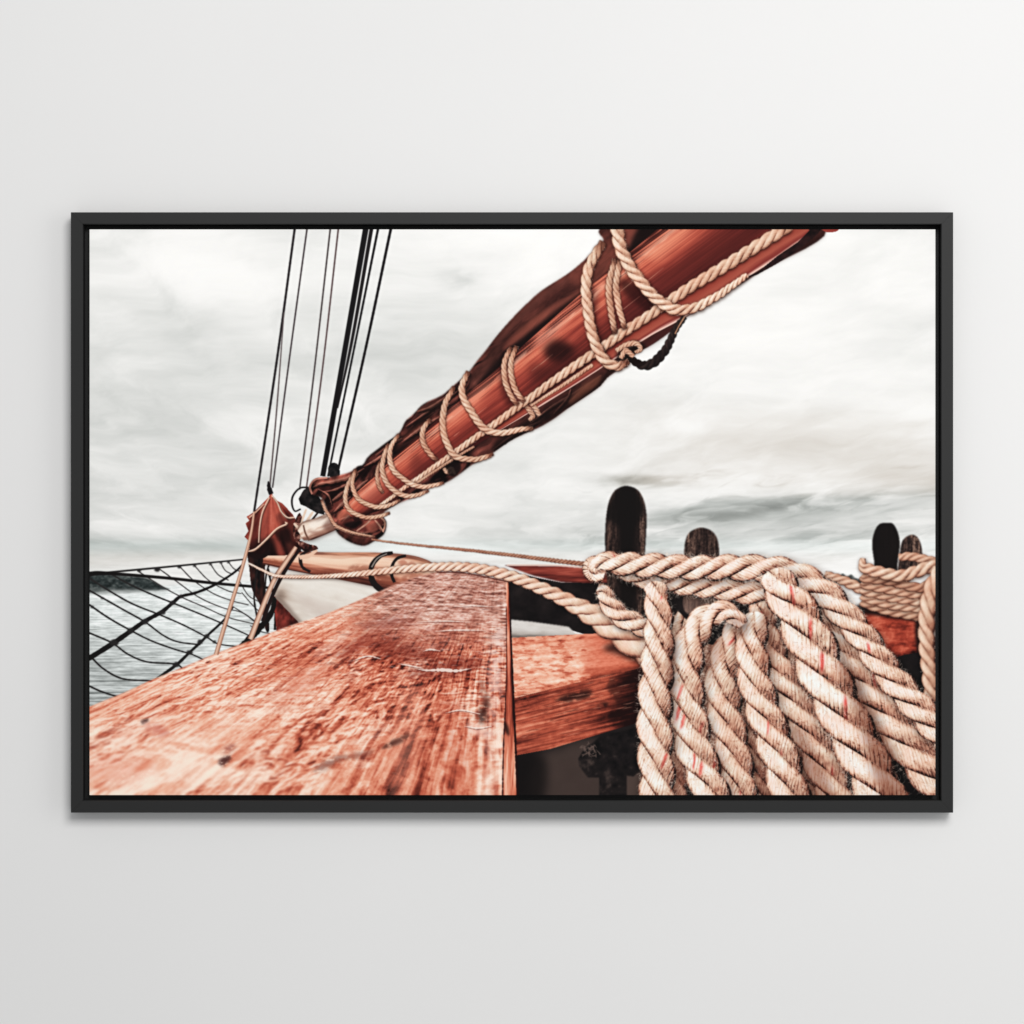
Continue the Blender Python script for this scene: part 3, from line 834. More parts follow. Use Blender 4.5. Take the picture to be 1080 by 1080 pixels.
    s = shape([(472, 488), (482, 485), (486, 494), (480, 502), (473, 500)], True)
    put(s[0], np.array((20, 13, 13), np.float32), blur(s[3], 1) * .85, None)

    fore = [(400, 534, 2.0), (418, 521, 2.3), (437, 507, 2.7), (480, 477, 3.3), (527, 443.5, 4.0), (580, 404.5, 4.6), (640, 363, 5.4), (719, 309, 6.2), (770, 277, 6.8), (835, 236, 7.4)]
    lash = [
        ('printed_lashing', [(373, 499, 2.2), (367, 512, 2.3), (364, 526, 2.4), (368, 537, 2.4), (377, 543, 2.4), (388, 546, 2.3), (400, 544.5, 2.2), (411, 541, 2)], .9),
        ('printed_lashing', [(339, 527, 1.5), (343, 537, 1.7), (348, 545, 1.8), (354, 554, 1.7), (367, 560, 1.4), (383, 564, 1.2), (395, 566, 1)], .82),
        ('printed_lashing', [(375, 495, 1.9), (371.5, 511, 2.2), (377, 525, 2.4), (387, 532, 2.5), (400, 535, 2.4), (413, 532, 2.2), (422, 527, 1.8)], .92),
        ('printed_lashing', [(401, 486, 1.6), (397.5, 500, 2), (399.5, 512, 2.1), (404, 520, 1.9)], .75),
        ('printed_lashing', [(410, 468, 2), (404.5, 483, 2.5), (403.5, 498, 2.7), (409, 511, 2.7), (418, 519, 2.7), (428, 523, 2.6), (440, 522, 2.4), (452, 517.5, 2)], .9),
        ('printed_lashing', [(421, 458, 1.8), (413, 470, 2.4), (411, 484, 2.8), (415, 496, 2.8), (425, 505, 2.8), (435, 511, 2.8), (447, 513.5, 2.5), (461, 511, 2.2), (468, 509, 2)], .98),
        ('printed_lashing', [(454, 442, 2.2), (446.5, 452, 2.8), (446, 465, 2.9), (452, 477, 2.9), (461, 486, 2.7)], .85),
        ('printed_lashing', [(479, 408, 2.2), (470.5, 424, 3.1), (467, 442, 3.4), (468.5, 459, 3.4), (474, 473, 3.4), (480, 481, 3.4), (490, 484, 3.2), (502, 484.5, 2.9), (514, 481.5, 2.6), (520, 478.5, 2.4)], .9),
        ('printed_lashing', [(494, 392, 2.6), (487.5, 406, 3.4), (489, 420, 3.7), (496, 432, 3.8), (504, 445, 3.8), (513, 453.5, 3.8), (524, 456.5, 3.5), (537, 455.5, 3.2), (552, 452.5, 2.9), (562, 452, 2.6)], 1.0),
        ('printed_lashing', [(539, 366, 2.4), (532, 383, 2.9), (533, 402, 3), (538.5, 417, 3), (546, 427, 2.8)], .85),
        ('printed_lashing', [(545, 365, 2.4), (539, 382, 2.9), (540, 400, 3), (545, 414, 3), (553, 424, 2.8)], .92),
        ('printed_lashing', [(649, 273, 3), (642.5, 300, 3.6), (644, 326, 3.7), (649, 352, 3.6)], .85),
        ('printed_lashing', [(654, 273, 3), (650, 300, 3.5), (652.5, 323, 3.6), (659, 347, 3.5)], .92),
        ('printed_lashing', [(637, 256, 4.4), (627, 270, 5.2), (620.5, 286, 5.6), (618.5, 305, 5.7), (620, 330, 5.7), (625, 355, 5.8), (632, 372, 5.9), (641, 383, 5.7), (653, 386, 5.2), (663, 381, 4)], 1.05),
    ]
    Pf = new_part('printed_fore_rope', 'long twisted rope running the length of the spar')
    rope(fore, Pf, 2.9, 5, .98, stops=TWINE, shade=.8, fuzz=.5)
    rope([(437, 511, 1.4), (480, 483, 1.6), (500, 471, 1.4)], Pf, 2.9, 6, .75, stops=TWINE, shade=.5, fuzz=.2)
    rope([(560, 428, 1.4), (600, 402, 2.2), (625, 385, 2.2)], Pf, 2.9, 6, .9, stops=TWINE, shade=.5, fuzz=.2)
    for i, (nm, p, br) in enumerate(lash):
        p = [(x, y, h * (1, .95, .8)[max(0, j - len(p) + 3)] if j >= len(p) - 2 else h) for j, (x, y, h) in enumerate(p)]
        rope([(x, y, h * 1.07) for x, y, h in p], new_part(nm), 2.9, 20 + i, br, stops=TWINE, shade=.85, fuzz=.7, yarn=.6, ends=.75)
    P = new_part('printed_lashing', 'heaviest of the printed lashings, over the top of the spar')
    rope([(650, 236, 7.6), (655, 262, 7.2), (663, 280, 7), (676, 297, 6.8), (690, 313, 6.5), (702, 322, 6.3), (714, 327, 6.2), (732, 325, 5.6), (752, 315, 4.8), (770, 303, 4), (788, 290, 3.2)], P, 2.6, 47, 1.08, stops=TWINE, shade=.85, fuzz=1, yarn=.8)
    line([(722, 334, .7), (716, 344, .7), (712, 352, .6)], 1, (190, 140, 110), P, .4)


def paint_mid_gear():
    P = new_part('printed_backstay_rope', 'thin dark rope in the distance above the rail')
    rope([(392, 569, 1.1), (430, 574, 1.3), (500, 581, 1.8), (560, 588, 2.2), (625, 596, 2.8)], P, 2.6, 70, .55, fuzz=.2, shade=0, red=0, stops=TWINE)
    P = new_part('printed_far_rail', 'red-brown rail beyond the rope')
    sl, X, Y, m = shape([(532, 596), (545, 596.5), (590, 597), (650, 602), (650, 618), (592, 614), (562, 607)])
    t = .52 + (fbm(X / 30, Y / 3, 6, 4) - .5) * .8 - .3 * sstep(604, 614, Y - (X - 590) * .1) - .25 * sstep(560, 535, X)
    put(sl, ramp(t, RED), blur(m, 1), P)
    line([(535, 596, .8), (590, 596.5, .7), (640, 601, .7)], 1, (226, 196, 184), None)
    P = new_part('printed_dark_bulwark')
    sl, X, Y, m = shape([(534, 606), (545, 604), (565, 609), (592, 614.5), (720, 616), (850, 624), (850, 690), (640, 676), (600, 664), (560, 658), (534, 660)])
    put(sl, ramp(fbm(X / 14, Y / 10, 3), [(.2, (16, 14, 15)), (.9, (38, 31, 31))]), m, P)
    P = new_part('printed_white_waterway')
    sl, X, Y, m = shape([(534, 653), (560, 655.5), (600, 661), (607, 668), (640, 672), (640, 676), (534, 676)])
    t = .78 + (fbm(X / 14, Y / 4, 5) - .5) * .3 - .45 * sstep(661, 672, Y - (X - 540) * .07)
    put(sl, ramp(t, [(.2, (90, 78, 72)), (.5, (186, 176, 168)), (1, (250, 248, 244))]), blur(m, 1), P)


def paint_pin_rail():
    P = new_part('printed_deck_shadow')
    sl, X, Y, m = shape([(536, 760), (640, 690), (640, 630), (700, 622), (860, 628), (905, 690), (995, 684), (995, 845), (536, 845)])
    put(sl, ramp(fbm(X / 20, Y / 16, 13), [(.2, (17, 15, 16)), (.9, (34, 28, 28))]), m, P)
    glaze([(566, 800), (590, 788), (632, 780), (640, 845), (566, 845)], (84, 68, 62), .7, 6, [P])
    glaze([(656, 815), (676, 806), (680, 845), (658, 845)], (92, 74, 67), .8, 3, [P])
    glaze([(546, 800), (575, 800), (572, 845), (544, 845)], (18, 15, 15), .8, 5, [P])
    Pp = new_part('printed_dark_fitting', 'black knobbed fitting under the pin rail')
    sl, X, Y, m = shape([(616, 790), (624, 784), (634, 776), (676, 766), (676, 812), (668, 819), (661, 818), (661, 845), (632, 845), (632, 820), (620, 820), (611, 808), (610, 800)])
    put(sl, ramp(fbm(X / 6, Y / 6, 4) + .35 * np.exp(-((X - 622) / 5) ** 2 - ((Y - 800) / 14) ** 2) + .2 * np.exp(-((X - 641) / 4) ** 2), [(.2, (14, 13, 14)), (.7, (32, 27, 27)), (1.0, (70, 58, 54))]), blur(m, 1), Pp)
    rs = np.random.RandomState(3)
    for _ in range(26):
        x = rs.uniform(613, 630); y = rs.uniform(784, 798) - (x - 622) * .2
        line([(x, y, .25), (x + rs.uniform(-3, 3), y + rs.uniform(-3, 3), .55), (x + rs.uniform(-4, 4), y + rs.uniform(-2, 4), .2)], 1, (104, 86, 79), None, k=.8)
    P = new_part('printed_pin_rail', 'weathered timber pin rail behind the coiled rope')
    topf = [(536, 673), (560, 671.5), (590, 670), (631, 668), (660, 676), (690, 690), (690, 702), (677, 704), (647, 712), (613, 719), (572, 729), (540, 737)]
    frontf = [(538, 737), (572, 729), (613, 719), (647, 712), (690, 701), (690, 756), (672, 762.5), (630, 775), (580, 790), (545, 796.5), (538, 798)]
    sl, X, Y, m = shape(frontf)
    s = X; tt = Y + (X - 540) * .24
    g = fbm(s / 46, tt / 2.0, 17, 5, .6) - .5
    g2 = fbm(s / 60, tt / 12, 18, 3) - .5
    rough = fbm(X / 4, Y / 4, 19, 3) - .5
    t = .46 + g * .75 + g2 * .45 - .30 * sstep(600, 680, X) - .12 * sstep(760, 800, tt) + rough * .16
    t -= .32 * (sstep(758, 736, tt) * sstep(592, 552, X)) * (.4 + 1.1 * fbm(X / 3.2, Y / 3.2, 21, 3))
    t -= .30 * sstep(640, 675, X)
    put(sl, ramp(t, WOOD), m, P)
    sl, X, Y, m = shape(topf)
    tt = Y + (X - 540) * .10
    g = fbm(X / 40, tt / 3, 27, 4) - .5
    fl = fbm(X / 7, Y / 2.4, 28, 4) - .5
    pale = 1 - sstep(604, 626, X + (fbm(X / 9, Y / 6, 3, 3) - .5) * 34)
    t = .60 + g * .35 +   .15 * pale * sstep(676, 694, Y) + fl * .30 * pale + .08 - .16 * sstep(706, 720, tt) * (1 - pale)
    t -= .22 * (sstep(.56, .70, fbm(X / 8, Y / 2.6, 29, 4))) * pale
    t += (fbm(X / 3, Y / 1.5, 30, 3) - .5) * .22
    t -= .30 * np.exp(-(((Y - (737 - (X - 540) * .24)) / 5) ** 2)) * (1 - .5 * pale)
    t -= .5 * sstep(640, 676, X) * sstep(692, 676, Y - (X - 640) * .3)
    c = ramp(t, WOOD)
    warm = ((1 - pale) * sstep(600, 640, X))[..., None]
    c = c * (1 - warm * .5) + warm * .5 * np.array((214, 96, 70), np.float32) * (.55 + t[..., None] * .7)
    put(sl, c, m, P)
    for pts, k in [([(586, 738), (604, 730), (624, 728), (620, 736), (600, 740), (590, 741)], .85), ([(630, 744), (640, 740), (642, 745), (634, 748)], .85), ([(640, 720), (680, 706), (680, 740), (660, 750)], .55), ([(645, 742), (690, 730), (690, 760), (650, 770)], .45)]:
        glaze(pts, (26, 12, 12), k, 2, [P], rough=1.0)
    glaze([(636, 684), (652, 690), (680, 702), (676, 690), (656, 676)], (20, 10, 10), .8, 3, [P])
    rs = np.random.RandomState(12)
    for _ in range(120):
        x = rs.uniform(545, 660); o = rs.uniform(0, 1); y = 735 - (x - 540) * .24 + o * 55
        L = rs.uniform(4, 16)
        line([(x, y, .15), (x + L * .5, y - L * .1 + rs.uniform(-.6, .6), .45), (x + L, y - L * .22, .15)], 1, (70, 26, 22) if rs.rand() < .75 else (232, 160, 132), None, .5, k=.45)


def paint_rail():
    P = new_part('printed_main_rail', 'wide worn varnished rail filling the lower left')
    top = [(90, 747), (110, 739), (130, 731), (162, 716), (195, 703), (228, 689), (271, 673), (308, 659), (340, 649), (370, 637), (388, 629), (413, 618), (440, 608), (462, 603), (490, 604), (515, 608), (536, 613), (538, 671), (541, 760), (546, 845), (90, 845)]
    sl, X, Y, m = shape(top)
    vx, vy = 524.0, 556.0
    d = np.maximum(Y - vy, 20)
    lat = (X - vx) / d; w = np.log(d)
    warp = fbm(lat * 3, w * 5, 50, 3) - .5
    w2 = w + .16 * (fbm(lat * 9, w * 7, 64, 3) - .5)
    la = lat + .016 * (fbm(lat * 5, w * 6, 65, 3) - .5)
    g1 = fbm(la * 12 + warp * .4, w2 * 2.2 + warp, 51, 4, .55) - .5
    g2 = fbm(la * 40 + warp * .6, w2 * 2.6, 52, 4, .6) - .5
    g4 = fbm(la * 105 + warp * .8, w2 * 4.5, 69, 3, .6) - .5
    left = sstep(-.25, -1.0, lat)
    dark = sstep(.74, .97, 1 - np.abs(2 * fbm(la * 26 + warp * .7, w2 * 2.4, 70, 4, .6) - 1)) * sstep(.42, .6, fbm(la * 7, w2 * 5, 71, 3))
    near = sstep(690, 800, Y); far = 1 - sstep(640, 700, Y); mid = (1 - near) * (1 - far)
    # flaking varnish: short ragged flakes, lit from above along their lips
    sc = np.clip(d / 130, .4, 1.9)
    slope = -.36 * sstep(520, 180, X)
    ys = Y - slope * X
    wx = fbm(X / (16 * sc), ys / (8 * sc), 66, 3) - .5
    fl = fbm((X + 10 * sc * wx) / (11 * sc), (ys + 7 * sc * wx) / (4.2 * sc), 54, 5, .6)
    fl2 = fbm((X + 5 * wx) / (4.5 * sc), (ys + 4 * wx) / (1.9 * sc), 55, 4, .6)
    H = blur(fl + fl2 * .5, 1)
    lip = np.gradient(H, axis=0) * PS
    lip = lip / (np.abs(lip).mean() * 2.6)
    patch = sstep(.38, .62, fbm(X / 46 + wx, Y / 24 + X / 150, 56, 3))
    t = .62 + g1 * .60 * (.5 + .5 * near) + g2 * .66 * (.45 + .55 * near) * (1 - .30 * left) * (1 - .75 * far) + g4 * .40 * (1 - .6 * left) * (1 - .75 * far) - dark * .24 * (1 - .8 * far) * (1 - .7 * left)
    t += np.clip(lip, -1.5, 1.3) * (.10 + .16 * patch) * (1 - .75 * left) * (1 - .75 * near)
    bump = blur(fbm(la * 15 + 1.2 * wx, w2 * 26 + wx, 81, 4, .55) + .5 * fbm(la * 34, w2 * 50, 83, 3), 1)
    by, bx = np.gradient(bump)
    bl = (.78 * by + .55 * bx) * PS * sc
    bl = bl / (np.abs(bl).mean() * 2.2)
    pf = sstep(.34, .56, fbm(la * 2.2 + wx * .5, w2 * 3.5, 82, 3))
    t += np.clip(bl, -1.6, 1.3) * .17 * (.35 + .65 * sstep(.0, -.6, lat)) * pf * sstep(640, 690, Y)
    t -= .22 * sstep(.84, 1.0, bump) * pf * sstep(640, 690, Y)
    fleck = fbm(la * 60 + wx, w2 * 26, 84, 4, .62) - .5
    fleck2 = fbm((X + .5 * ys) / 3.2, ys / 1.9, 85, 3, .6) - .5
    t += fleck * .42 * (1 - .5 * far) + fleck2 * .22
    t -= .20 * sstep(.60, .74, fbm(la * 28 + wx, w2 * 22, 86, 4)) * (1 - .4 * near)
    t += .16 * sstep(.56, .70, fbm(la * 24 - wx, w2 * 18, 87, 4))
    # overall tone: pale on the far left, redder and darker through the middle
    tone = np.interp(X[0], [95, 200, 300, 380, 450, 520], [.11, .11, .08, .03, -.01, .03])[None, :]
    t = t + tone
    t += .07 * near + .02 * far
    dk = np.exp(-(((X - 430) / 70) ** 2 + ((Y - 690) / 26) ** 2)) * .22 + np.exp(-(((X - 330) / 50) ** 2 + ((Y - 690) / 20) ** 2)) * .10
    t -= dk * (.4 + 1.2 * fbm(lat * 20, w * 12, 58, 3))
    worn = sstep(.50, .68, fbm(la * 5 + wx, w2 * 5, 68, 4) + .10 * sstep(330, 120, X)) * sstep(.35, .6, fl)
    t = t + .15 * worn
    c = ramp(t, WOOD)
    c = c * (1 - .30 * worn[..., None]) + np.array((246, 222, 208), np.float32) * .30 * worn[..., None] * (.6 + .5 * t[..., None])
    # greyer, speckled far end
    sp = (fbm(X / 13.0 + wx, Y / 1.7 + 1.5 * wx, 57, 4, .62) - .5) * .95 + (fbm(X / 4, Y / 1.4, 73, 3) - .5) * .45
    f = (far * sstep(340, 430, X))[..., None]
    greyish = ramp(.56 + sp * 1.5 + g2 * .4 + np.clip(lip, -1, 1) * .12, [(0, (60, 30, 28)), (.3, (138, 82, 72)), (.6, (204, 148, 132)), (1, (250, 234, 226))])
    c = c * (1 - .82 * f) + greyish * .82 * f
    edge = np.exp(-((X - (529 - (Y - 610) * .055 + 4 * (fbm(X / 9, Y / 8, 59, 3) - .5))) / 9) ** 2) * sstep(640, 665, Y) * (1 - .7 * near)
    edge *= sstep(.32, .5, fbm(X / 8, Y / 4, 60, 3))
    c = c * (1 - .7 * edge[..., None]) + np.array((248, 222, 212), np.float32) * .7 * edge[..., None]
    nb = (np.clip(near ** 2 * (.55 + .5 * sstep(420, 200, X)), 0, 1) * .9)[..., None]
    c = c * (1 - nb) + blur(c, 1.2 * PS) * nb
    put(sl, c, np.clip(blur(m, 1), 0, 1), P)
    # worn streaks, cracks, dents, stains
    rs = np.random.RandomState(21)
    for i in range(150):
        y = rs.uniform(616, 716); x = rs.uniform(max(120, vx - 1.7 * (y - vy)), 525)
        L = rs.uniform(3, 15) * (.5 + (y - 610) / 120)
        c = (255, 236, 228) if rs.rand() < .55 else (84, 34, 30)
        line([(x, y, .1), (x + L * .3, y + rs.uniform(-1, .6), .45), (x + L * .65, y + rs.uniform(-.8, .8), .5), (x + L, y, .1)], 1, c, None, .7, i, .33)
    for pts, c, k, s in [
        ([(386, 678), (404, 674), (430, 678), (470, 692), (450, 698), (420, 696), (396, 690)], (124, 44, 34), .5, 4), ([(470, 694), (500, 694), (510, 704), (490, 712), (440, 716), (430, 708)], (112, 40, 34), .45, 4),
        ([(503, 756), (510, 740), (514, 728), (516, 740), (513, 758), (508, 764)], (44, 16, 14), .8, 2.5), ([(505, 715), (512, 722), (512, 740), (507, 736)], (110, 44, 36), .5, 2.5),
        ([(402, 790), (410, 783), (420, 778), (432, 773), (428, 780), (420, 785), (410, 788)], (50, 18, 15), .95, 1.6), ([(358, 801), (372, 795), (394, 791), (390, 797), (372, 801)], (120, 58, 48), .5, 1.8),
        ([(330, 814), (340, 804), (364, 795), (358, 804), (344, 811)], (110, 50, 42), .6, 2.5), ([(230, 803), (240, 796), (244, 800), (236, 808)], (64, 22, 20), .85, 1.5), ([(234, 790), (246, 784), (248, 790), (238, 794)], (140, 56, 46), .6, 2),
        ([(148, 761), (155, 757), (157, 760), (151, 764)], (40, 22, 24), .8, 1), ([(150, 762), (170, 766), (182, 774), (164, 776)], (206, 112, 96), .6, 3), ([(120, 772), (160, 758), (190, 752), (150, 776), (120, 790)], (252, 214, 196), .45, 6),
        ([(352, 690), (380, 670), (400, 664), (392, 676), (366, 694)], (140, 58, 48), .5, 4), ([(370, 660), (410, 650), (430, 654), (400, 664)], (140, 70, 62), .5, 4),
        ([(330, 690), (350, 676), (372, 660), (366, 672), (340, 694)], (244, 206, 190), .45, 4), ([(300, 720), (340, 700), (360, 702), (330, 724), (300, 740)], (222, 130, 104), .4, 6),
        ([(420, 730), (440, 720), (452, 740), (440, 800), (424, 838), (410, 838)], (240, 170, 144), .35, 7), ([(460, 740), (480, 730), (496, 770), (490, 838), (468, 838)], (206, 100, 74), .3, 7),
        ([(490, 764), (510, 764), (520, 778), (500, 774)], (250, 216, 202), .6, 2), ([(95, 800), (130, 796), (170, 806), (130, 826), (95, 820)], (236, 150, 124), .4, 6)]:
        glaze(pts, c, k, s, [P], rough=1.35)
    for pts in ([(438, 705, .2), (450, 707, .9), (466, 706.5, 1.5), (482, 707.5, 1.3), (497, 705, .3)], [(446, 687, .2), (454, 685, .9), (464, 686.5, .3)], [(420, 700, .2), (432, 702, .8), (446, 705, .3)], [(456, 666, .1), (484, 664.5, .7), (512, 665, .2)], [(440, 656, .1), (470, 655, .6), (496, 656, .1)],
                [(476, 640, .1), (500, 639, .6), (522, 640, .1)], [(372, 697, .2), (388, 692, .8), (402, 695, .2)], [(470, 752, .2), (486, 749, .8), (506, 753, .3)], [(490, 766, .2), (504, 768, 1.0), (518, 766, .3)]):
        line([(x, y + .9, h * .8) for x, y, h in pts], 1, (96, 40, 34), None, .8, 5, .6)
        line(pts, 1, (255, 236, 224), None, .9, 4, .9)
    # near edge of the plank
    P2 = new_part('printed_rail_side', 'narrow red side face of the wide rail')
    sl, X, Y, m = shape([(533.5, 613), (536.5, 613), (538.5, 671), (541.5, 740), (546, 845), (531, 845), (531, 780), (534, 715), (535, 660)])
    g = fbm(X / 2.2, Y / 34, 63, 4) - .5
    t = .46 + g * .9 + .16 * np.sin(Y / 31) - .2 * sstep(2, -1, (541 + (Y - 740) * .045) - X)
    put(sl, ramp(t, WOOD), m, P2)
    line([(536.8, 612, .7), (538.8, 671, .9), (541.8, 740, 1.0), (546.3, 845, 1.2)], 1, (32, 14, 14), P2, .5)
    line([(534, 640, .4), (534, 715, .5), (531, 790, .7), (530, 845, .7)], 1, (70, 30, 26), P2, .8)
    glaze([(531, 760), (536, 766), (537, 776), (532, 770)], (24, 14, 14), .8, 1, [P2])
    line([(461, 603.5, .6), (490, 604.5, .6), (536, 613.5, .6)], 1, (108, 52, 44), None, .6)


def paint_pins():
    def pin(pts, label, prof, seed, shade=.0):
        P = new_part('printed_belaying_pin', label)
        sl, X, Y, m = shape(pts, True)
        xs = np.array([p[0] for p in pts]); cx = (xs.min() + xs.max()) / 2; hw = (xs.max() - xs.min()) / 2
        v = (X - cx) / hw
        base = np.interp(v, *prof)
        g = fbm(X / 1.6, Y / 16, seed, 4, .6) - .5
        sp = fbm(X / 1.6, Y / 1.6, seed + 3, 2) - .5
        t = base + (g * 1.0 + sp * .45) * np.clip(base * 2.2, .05, 1)
        put(sl, ramp(t, [(0, (19, 16, 16)), (.22, (42, 31, 29)), (.45, (88, 66, 58)), (.7, (148, 118, 102)), (1, (205, 178, 160))]), blur(m, 1), P)
        return P
    pin([(661, 512.5), (670, 515), (676, 521), (680, 531), (682, 545), (681.5, 562), (680, 585), (677, 612), (675, 650), (642, 650), (640, 612), (638.5, 585), (638.3, 560), (640, 540), (643, 527), (648, 518), (654, 514)],
        'tallest black belaying pin', ([-1, -.92, -.7, -.45, -.2, .2, .45, .62, .85, 1], [.12, .28, .30, .22, .03, .02, .06, .30, .42, .2]), 80)
    # dark rounded top of the tall pin
    glaze([(640, 545), (646, 524), (660, 514), (674, 522), (679, 540), (668, 560), (666, 585), (656, 585), (656, 560)], (20, 17, 17), .9, 2, [len(part_names) - 1])
    pin([(740, 556.5), (749, 559), (755, 565), (758, 575), (758, 590), (754, 612), (753, 645), (722.5, 645), (722, 612), (721.5, 588), (722.5, 572), (726, 563), (732, 558.5)],
        'brown belaying pin beside the tallest one', ([-1, -.8, -.3, 0, .4, .8, 1], [.30, .42, .34, .24, .26, .36, .2]), 84)
    glaze([(722, 612), (754, 612), (754, 646), (722, 646)], (150, 120, 108), .55, 3, [len(part_names) - 1])
    pin([(961, 564), (968, 567), (972, 577), (973, 590), (973, 606), (949, 606), (949, 585), (952, 570)], 'stubby brown belaying pin at the far right', ([-1, 0, .6, 1], [.30, .36, .45, .3]), 88)
    pin([(934, 551.5), (941, 552), (945.5, 558), (948.5, 568), (948.8, 578), (947, 590), (944, 606), (924, 606), (922, 592), (920, 578), (920.5, 567), (924, 557), (928, 552.5)], 'black oval belaying pin at the right',
        ([-1, -.9, .9, 1], [.08, .02, .03, .12]), 90)


def paint_right_coil():
    P = new_part('printed_end_rail', 'red timber block at the right edge')
    sl, X, Y, m = shape([(912, 640), (930, 646), (972, 652), (972, 676), (969, 688), (952, 691), (938, 696), (912, 690)])
    t = .50 + (fbm(X / 14, Y / 4, 6, 4) - .5) * .7 + (fbm(X / 3, Y / 3, 8, 3) - .5) * .3 - .35 * sstep(684, 696, Y + (X - 940) * .2)
    c = ramp(t, RED) * .4 + ramp(t, WOOD) * .6
    put(sl, c * np.array((1.0, .84, .80), np.float32), m, P)
    glaze([(905, 638), (930, 642), (975, 650), (975, 656), (930, 650), (905, 646)], (20, 11, 11), .9, 1.5)
    glaze([(966, 652), (980, 652), (980, 690), (968, 690)], (22, 14, 14), .9, 1.5)
    P = new_part('printed_coil', 'neat rope turns round the pins at the right edge')
    S = dict(stops=TWINE, fuzz=.15, yarn=.35, soft=.5)
    rope([(870, 606, 4), (890, 613, 5.5), (905, 620, 6), (925, 628, 6)], P, 2.6, 101, .98, **S)
    for i, (y0, y1, y2, h, b) in enumerate([(637, 645, 650, 5.4, .80), (631, 638, 641, 5.4, .90), (624, 630, 634, 5.4, .92), (617, 622, 627, 5.4, .86), (610, 613, 620, 5.4, .74)]):
        rope([(909, y0 - 3, h * .8), (914, y0, h), (940, y1, h), (968, y2, h), (982, y2 - 4, h)], P, 3.4, 102 + i, b, shade=.6, **S)
    rope([(948, 588, 4), (960, 587, 5), (975, 590, 5), (992, 594, 5)], P, 2.7, 110, .92, shade=.5, **S)
    rope([(910, 589, 3), (909.5, 596, 5), (914, 600, 6.4), (930, 604, 7), (950, 607, 7), (966, 603, 7), (980, 598, 7.4), (992, 597, 7.4)], P, 2.6, 111, 1.06, shade=.75, **S)
    P = new_part('printed_hanging_rope', 'rope end hanging down at the right edge')
    rope([(992, 600, 9), (983, 622, 9.5), (978, 650, 9.5), (977, 680, 9), (980, 712, 9), (985, 746, 9)], P, 2.7, 112, 1.02, shade=.8, **S)


